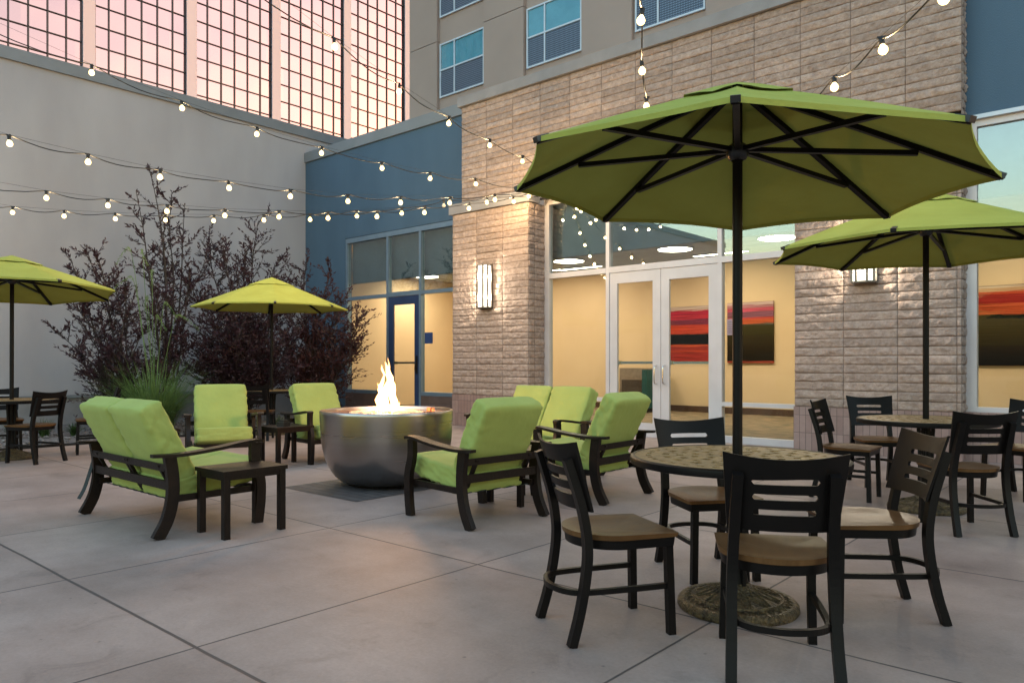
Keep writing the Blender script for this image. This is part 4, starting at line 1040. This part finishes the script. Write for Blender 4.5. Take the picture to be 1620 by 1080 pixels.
tl = [([(0.00,0,0), (-.04,0,.10), (-.03,.01,.19), (.03,0,.30), (.01,0,.40), (-.02,0,.50)], [.075,.06,.05,.04,.026,.004], .045),
      ([(.06,.01,0), (.07,.02,.08), (.045,.02,.17), (.05,.01,.27), (.02,0,.36)], [.05,.04,.038,.03,.004], .04),
      ([(-.06,-.01,.03), (-.085,-.01,.12), (-.06,0,.20), (-.10,0,.29)], [.03,.036,.022,.003], .03),
      ([(-.03,.02,.12), (-.075,.02,.22), (-.05,.02,.30), (-.03,.02,.38)], [.02,.024,.018,.003], .025),
      ([(.03,-.02,0), (.10,-.02,.05), (.13,-.02,.10)], [.035,.02,.003], .03),
      ([(-.02,0,.36), (-.05,0,.42), (-.055,0,.47)], [.012,.012,.002], .012),
      ([(.005,0,.38), (.02,0,.45), (.005,0,.54)], [.014,.010,.002], .012),
      ([(-.08,0,0), (-.10,0,.04), (-.09,0,.08)], [.02,.014,.002], .02)]
for q in tl:
    bm = bmesh.new(); tongue(bm, *q); obj('flame_tongue', bm, M['flame'], fl, smooth=80)
ld = bpy.data.lights.new('fire_glow', 'POINT'); ld.energy = 6; ld.color = (1, .50, .20); ld.shadow_soft_size = .10
lo = bpy.data.objects.new('fire_glow', ld); COL.objects.link(lo); lo.location = (BX, BYY, 1.02)

# ================================================================= STRING LIGHTS
STR = [ # (name label, wall anchor u, anchor z, plan angle, bulbs (u,v), unlit indices, extension)
 ('highest festoon string, sweeping down from the top left corner', 850, 4.35, 256, [(145,115),(287,171),(407,212),(509,242),(604,266),(681,282),(752,291)], (), 2.2),
 ('steep festoon string falling past the glass tower to the stone wall', 858, 4.55, 285, [(528,74),(632,145),(710,195),(775,230),(827,255)], (), 2.6),
 ('second festoon string from the top, crossing above the tall shrub', 870, 4.25, 256, [(14,227),(139,256),(254,280),(361,297),(460,310.5),(550,318),(634.5,320.7),(712,320.7),(783,316),(836,310)], (), 1.6),
 ('third festoon string, starting above the left umbrella', 872, 4.2, 242, [(73,313),(170,325),(265,334),(356,341),(442,343),(519,345),(597,342.6),(672,336),(743,329.6),(812,319)], (), 2.0),
 ('lowest festoon string, with one unlit bulb over the blue wall', 874, 4.3, 226, [(20,336),(102,342),(182,346),(262,348),(339,349),(417,348),(491,347),(563.5,341.6),(636,337),(702,325),(771,320)], (9,), 1.2),
]
def bulb_parts(root, P, unlit=False, tilt=Vector((0,0,0))):
    """socket hangs at P (cable point); bulb below"""
    bm = bmesh.new(); lathe(bm, [(0,.012),(.013,.010),(.015,-.005),(.019,-.012),(.019,-.045),(.015,-.055),(0,-.055)], 12)
    box(bm, -.03, .03, -.008, .008, -.006, .010)
    s = obj('socket', bm, M['cable'], root, smooth=40); s.location = P
    bm = bmesh.new(); lathe(bm, [(0,-.05),(.012,-.052),(.017,-.06),(.028,-.075),(.0335,-.092),(.030,-.110),(.018,-.124),(0,-.128)], 14)
    b = obj('bulb', bm, M['unlit'] if unlit else M['bulb'], s, smooth=80)
    if not unlit:
        fo = bpy.data.objects.new('filament_light', FIL); COL.objects.link(fo); fo.parent = s; fo.location = (0, 0, -.092)
    return s
sproto = {}
def cable_run(root, pts, sag, r=.0065, ends=0):
    bm = bmesh.new(); out = []
    for i in range(len(pts)-1):
        a, b = pts[i], pts[i+1]; d = (b-a).length
        for k in range(8):
            t = k/8; p = a.lerp(b, t); p.z -= sag*d*4*t*(1-t)
            p.z += .01*math.sin(t*6.28*1+i*1.3)*min(1, d)
            out.append(p)
    out.append(pts[-1]); tube(bm, out, r, 6); obj('cable', bm, M['cable'], root, smooth=60)
    bm = bmesh.new(); tube(bm, [p+Vector((0,0,.012)) for p in pts], .0018, 4); obj('guide_wire', bm, M['cable'], root)
def pt_on(u, v, ox, oy, ang):
    """meet the sight line of column u with the vertical plane of the string"""
    r = ray(u); dx, dy = math.cos(ang), math.sin(ang)
    # d*r = o + s*(dx,dy)
    det = r.x*(-dy) + dx*r.y
    d = (ox*(-dy) + dx*oy)/det
    return Vector((r.x*d, r.y*d, CH + (VH-v)*d/FP))
ball0 = {}
for lab, au, az, ang, bl, unl, ext in STR:
    ax = onY(au, QY); ay = QY-.02; A = R_(ang)
    P = []
    for (u, v) in bl:
        p = pt_on(u, v, ax, ay, A); p.z += .09; P.append(p)
    dirv = (P[0]-P[1]); dirv.z = dirv.z if dirv.z > 0 else 0.02
    start = P[0]+dirv.normalized()*ext + Vector((0,0,.12))
    root = empty('string_light', start, 0, lab, 'string light', 'festoon strings of round bulbs')
    rel = [p-start for p in P]
    end = Vector((ax, ay, max(az, P[-1].z+.03)))-start
    cable_run(root, [Vector((0,0,0))]+rel+[end], .055)
    for i, q in enumerate(rel):
        key = i in unl
        if key not in ball0: ball0[key] = bulb_parts(root, q, key)
        else:
            s = ball0[key].copy(); COL.objects.link(s); s.parent = root; s.location = q; s.rotation_euler = (random.uniform(-.12,.12), random.uniform(-.12,.12), random.random()*6)
            for c_ in ball0[key].children: b = c_.copy(); COL.objects.link(b); b.parent = s
def depth_pt(u, v, d):
    r = ray(u); return Vector((r.x*d, r.y*d, CH+(VH-v)*d/FP+.09))
for lab, pts, ends in (('short hanging festoon length above the middle of the foreground umbrella', [(1016,32,5.9),(1015,112,7.0),(1023,168,8.0),(1035,206,9.0)], ((1000,-60,5.0),(1050,228,10.1))),
                       ('festoon string rising to the top right behind the foreground umbrella', [(1250,190,7.4),(1320,139,6.4),(1394,80,5.4),(1490,-2,4.5)], ((1200,215,8.9),(1600,-100,3.8)))):
    P = [depth_pt(*q) for q in pts]; e0, e1 = [depth_pt(*q) for q in ends]
    root = empty('string_light', P[0], 0, lab, 'string light', 'festoon strings of round bulbs')
    rel = [p-P[0] for p in P]
    cable_run(root, [e0-P[0]]+rel+[e1-P[0]], .06)
    for q in rel:
        s = ball0[False].copy(); COL.objects.link(s); s.parent = root; s.location = q; s.rotation_euler = (random.uniform(-.15,.15), random.uniform(-.15,.15), random.random()*6)
        for c_ in ball0[False].children: b = c_.copy(); COL.objects.link(b); b.parent = s
# wall hooks
# ================================================================= PLANTING
def leaf(bm, p, d, size, up=None, wf=.36):
    d = d.normalized(); side = d.cross(Vector((random.uniform(-1,1), random.uniform(-1,1), random.uniform(-1,1)))).normalized(); nrm = side.cross(d)
    w = size*wf
    a = bm.verts.new(p); b = bm.verts.new(p+d*size*.45+side*w*.5+nrm*size*.05); c = bm.verts.new(p+d*size); e = bm.verts.new(p+d*size*.45-side*w*.5+nrm*size*.05)
    bm.faces.new((a, b, c, e))
def shrub(x, y, stems, rnd, label, density=1., m='leafpurple', lsize=.075, twig=(.22,.5)):
    random.seed(rnd)
    root = empty('purple_shrub', (x, y, -.02), 0, label, 'shrub', 'purple leaved shrubs along the grey wall')
    bb = bmesh.new(); bl = bmesh.new()
    for (tx_, ty_, tz_) in stems:
        tip = Vector((tx_-x, ty_-y, tz_)); b0 = Vector((random.uniform(-.12,.12), random.uniform(-.12,.12), 0))
        midp = b0.lerp(tip, .5)+Vector((random.uniform(-.1,.1), random.uniform(-.1,.1), .12*tip.z))
        pts = spline([b0, b0.lerp(midp, .5)+Vector((0,0,.05)), midp, midp.lerp(tip, .55)+Vector((random.uniform(-.05,.05),)*3), tip], 6)
        n = len(pts); tube(bb, pts, [.020*(1-i/n)+.004 for i in range(n)], 5)
        Ls = sum((pts[i+1]-pts[i]).length for i in range(n-1))
        for i in range(3, n-1):
            for rep in range(2):
                if random.random() > (.74-.42*(i/n))*density: continue
                fr = i/n; p = pts[i].lerp(pts[i+1], random.random()); t = (pts[i+1]-pts[i]).normalized()
                o_ = Vector((random.uniform(-1,1), random.uniform(-1,1), random.uniform(-.3,.5))).normalized()
                d = (t*.6+o_*1.0).normalized(); ln = random.uniform(*twig)*(1.45-fr*1.05)*(.75+.3*density)
                tw_ = spline([p, p+d*ln*.5+Vector((0,0,.02)), p+(d+Vector((0,0,.25))).normalized()*ln], 3)
                tube(bb, tw_, [.006*(1-k/len(tw_))+.0022 for k in range(len(tw_))], 4, cap=False)
                for k in range(1, len(tw_)):
                    for s in range(2):
                        a = tw_[k-1].lerp(tw_[k], random.random()); dd = ((tw_[k]-tw_[k-1]).normalized()*.8+Vector((random.uniform(-1,1), random.uniform(-1,1), random.uniform(-.5,.8)))).normalized()
                        leaf(bl, a, dd, lsize*random.uniform(.45,1.25))
                    if random.random() < .5:
                        q = tw_[k]; d2 = (d+Vector((random.uniform(-1,1), random.uniform(-1,1), random.uniform(-.3,.7)))).normalized(); l2 = ln*.45
                        for s in range(6): leaf(bl, q+d2*l2*s/6, (d2+Vector((random.uniform(-1,1), random.uniform(-1,1), random.uniform(-.6,.8)))*.8), lsize*random.uniform(.6,1.1))
        for s in range(14):
            p = pts[-1].lerp(pts[-4], random.random()); leaf(bl, p, (pts[-1]-pts[-3]).normalized()+Vector((random.uniform(-1,1), random.uniform(-1,1), random.uniform(-.2,.6)))*.8, lsize*random.uniform(.6,1.))
    obj('branches', bb, M['bark'], root); obj('foliage', bl, M[m], root, recalc=False)
    return root
def uvd(u, v, d): r = ray(u); return (r.x*d, r.y*d, CH+(VH-v)*d/FP)
def base(u, d): r = ray(u); return (r.x*d, r.y*d)
bx, by_ = base(262, 14.6)
shrub(bx, by_, [uvd(236,262,14.4), uvd(215,300,14.2), uvd(262,335,14.8), uvd(292,322,15.0), uvd(228,405,14.0), uvd(300,420,14.6), uvd(272,300,14.8), uvd(250,470,14.0), uvd(330,392,15.0)], 5, 'tallest purple shrub, its thin top reaching the second light string', .95, lsize=.085, twig=(.28,.55))
bx, by_ = base(205, 13.6)
shrub(bx, by_, [uvd(134,384,13.6), uvd(152,402,13.4), uvd(178,425,13.4), uvd(90,522,13.2), uvd(120,548,13.2), uvd(196,455,13.2), uvd(140,590,13.2), uvd(112,410,13.6), uvd(160,500,13.4), uvd(150,640,13.2), uvd(225,520,13.2), uvd(105,470,13.3), uvd(125,500,13.4), uvd(180,560,13.2), uvd(230,580,13.4)], 11, 'sparse purple shrub leaning left, right of the left umbrella', .95, lsize=.085, twig=(.28,.6))
bx, by_ = base(385, 15.6)
shrub(bx, by_, [uvd(408,350,15.4), uvd(330,372,15.4), uvd(352,395,15.0), uvd(440,408,15.6), uvd(375,425,15.2), uvd(320,470,14.8), uvd(300,500,14.6), uvd(345,500,14.6), uvd(395,455,15.0), uvd(430,480,15.2), uvd(335,560,14.6), uvd(370,540,14.6), uvd(410,545,15.0), uvd(455,520,15.4), uvd(300,445,14.8), uvd(385,500,14.6), uvd(425,560,15.0), uvd(350,600,14.8), uvd(290,540,14.4), uvd(305,580,14.4), uvd(440,445,15.4), uvd(462,425,15.8), uvd(390,395,15.4), uvd(450,590,15.2), uvd(395,585,15.0), uvd(365,470,15.0), uvd(480,500,15.6)], 21, 'wide dense purple shrub behind the small central umbrella', 1.35, lsize=.09, twig=(.35,.75))
bx, by_ = base(490, 16.6)
shrub(bx, by_, [uvd(524,428,16.4), uvd(484,415,16.8), uvd(565,500,15.8), uvd(545,470,16.2), uvd(505,480,16.6), uvd(470,470,16.4), uvd(570,545,15.8), uvd(530,530,16.2), uvd(490,530,16.4), uvd(455,540,16.2), uvd(550,560,16.0), uvd(510,570,16.4), uvd(475,585,16.2), uvd(535,500,16.0), uvd(560,525,15.9)], 31, 'reddish purple shrub at the corner of the blue wall', 1.3, m='leafred', lsize=.09, twig=(.35,.7))
# ornamental grass
random.seed(77)
gx0, gy0 = base(243, 12.9)
og = empty('ornamental_grass', (gx0, gy0, -.02), 0, 'tall clump of green ornamental grass in front of the purple shrubs', 'grass')
bm = bmesh.new()
def blade(bm, b0, d, ln, w, droop, n=8):
    pts = []; dirv = Vector((d[0], d[1], 0))
    for i in range(n+1):
        t = i/n; pts.append(b0 + dirv*(ln*(.22*t+droop*t*t)) + Vector((0,0,ln*(t*.95-droop*.85*t*t))))
    side = Vector((-d[1], d[0], 0)).normalized()
    vs = [(bm.verts.new(p-side*w*(1-(i/n)**2)*.5-Vector((0,0,0))), bm.verts.new(p+side*w*(1-(i/n)**2)*.5)) for i, p in enumerate(pts)]
    for i in range(n): bm.faces.new((vs[i][0], vs[i][1], vs[i+1][1], vs[i+1][0]))
for i in range(1300):
    a = random.random()*6.283; r0 = random.random()*.30
    blade(bm, Vector((r0*math.cos(a), r0*math.sin(a), 0)), (math.cos(a+random.uniform(-.6,.6)), math.sin(a+random.uniform(-.6,.6))), random.uniform(.8,1.75), random.uniform(.009,.018), random.uniform(.1,.75))
obj('blades', bm, M['grass'], og, recalc=False)
bm = bmesh.new()
for u, v, dx in ((200,395,-.1),(222,398,.08),(232,470,-.02),(248,500,.1),(205,440,-.2),(262,480,.12),(285,500,.2),(240,430,0)):
    t = Vector(uvd(u, v, 12.9))-Vector((gx0, gy0, -.02)); side = Vector((RT.x, RT.y, 0))
    pts = spline([Vector((random.uniform(-.1,.1), random.uniform(-.1,.1), 0)), Vector((t.x*.35, t.y*.35, t.z*.5)), Vector((t.x*.8, t.y*.8, t.z*.97)), t+side*dx*.4+Vector((0,0,-.02)), t+side*dx*1.6+Vector((0,0,-.22))], 6)
    n = len(pts); tube(bm, pts, [.005*(1-k/n)+.0015 for k in range(n)], 4)
    for k in range(n-12, n):
        for s in range(5): leaf(bm, pts[k], (Vector((0,0,-.4))+Vector((random.uniform(-1,1), random.uniform(-1,1), random.uniform(-1,.4)))*.7), .05, wf=.16)
obj('seed_stalks', bm, M['grass'], og, recalc=False)
# low plants
spots = [(70,12.4,.30,'low green plant behind the far left table'),(118,12.6,.24,'low green plant right of the far left table'),(178,13.2,.2,'low green tuft left of the tall grass clump'),(442,13.2,.34,'round green tuft below the middle cafe table'),(320,13.6,.22,'low green tuft right of the tall grass clump'),(20,12.2,.26,'low green plant at the left edge of the photo'),(395,14.0,.22,'low tuft under the wide purple shrub')]
for u, d, s, lab in spots:
    x, y = base(u, d); rt = empty('bedding_plant', (x, y, -.02), 0, lab, 'plant', 'low green plants in the gravel bed')
    bm = bmesh.new()
    for i in range(170):
        a = random.random()*6.283; blade(bm, Vector((random.uniform(-.05,.05), random.uniform(-.05,.05), 0)), (math.cos(a), math.sin(a)), s*random.uniform(.7,1.4), .014, random.uniform(.1,.8), 4)
    obj('leaves', bm, M['groundleaf'], rt, recalc=False)

# ================================================================= LIGHT
W = bpy.data.worlds.new('World'); sc.world = W; W.use_nodes = True
wt = W.node_tree; bg = wt.nodes['Background']
sky = wt.nodes.new('ShaderNodeTexSky'); sky.sky_type = 'NISHITA'; sky.sun_disc = False
SUN_EL = 3.; SUN_AZ = 62.           # azimuth from +X towards +Y
sky.sun_elevation = R_(SUN_EL); sky.sun_rotation = R_(90-SUN_AZ)
sky.air_density = 1.3; sky.dust_density = 2.5; sky.ozone_density = 1.95
wt.links.new(sky.outputs[0], bg.inputs[0]); bg.inputs[1].default_value = .15
sl = bpy.data.lights.new('sun', 'SUN'); sl.energy = .06; sl.angle = R_(12); sl.color = (1, .72, .5)
so = bpy.data.objects.new('sun', sl); COL.objects.link(so)
dv = Vector((math.cos(R_(SUN_EL))*math.cos(R_(SUN_AZ)), math.cos(R_(SUN_EL))*math.sin(R_(SUN_AZ)), math.sin(R_(SUN_EL))))
so.rotation_euler = dv.to_track_quat('Z', 'Y').to_euler()

cam = bpy.data.cameras.new('camera'); co = bpy.data.objects.new('camera', cam); COL.objects.link(co)
co.location = (0, 0, CH); co.rotation_euler = (R_(90), 0, TH)
cam.sensor_width = 36; cam.lens = FP/1620*36; cam.shift_y = (VH-540)/1620; cam.clip_end = 500; cam.clip_start = .05
sc.camera = co
sc.view_settings.view_transform = 'Standard'; sc.view_settings.look = 'None'; sc.view_settings.gamma = 1
sc.view_settings.exposure = 3.7
sc.cycles.max_bounces = 8; sc.cycles.diffuse_bounces = 4; sc.cycles.transparent_max_bounces = 16
sc.cycles.sample_clamp_indirect = 4.; sc.cycles.use_denoising = True; sc.cycles.caustics_reflective = False; sc.cycles.caustics_refractive = False
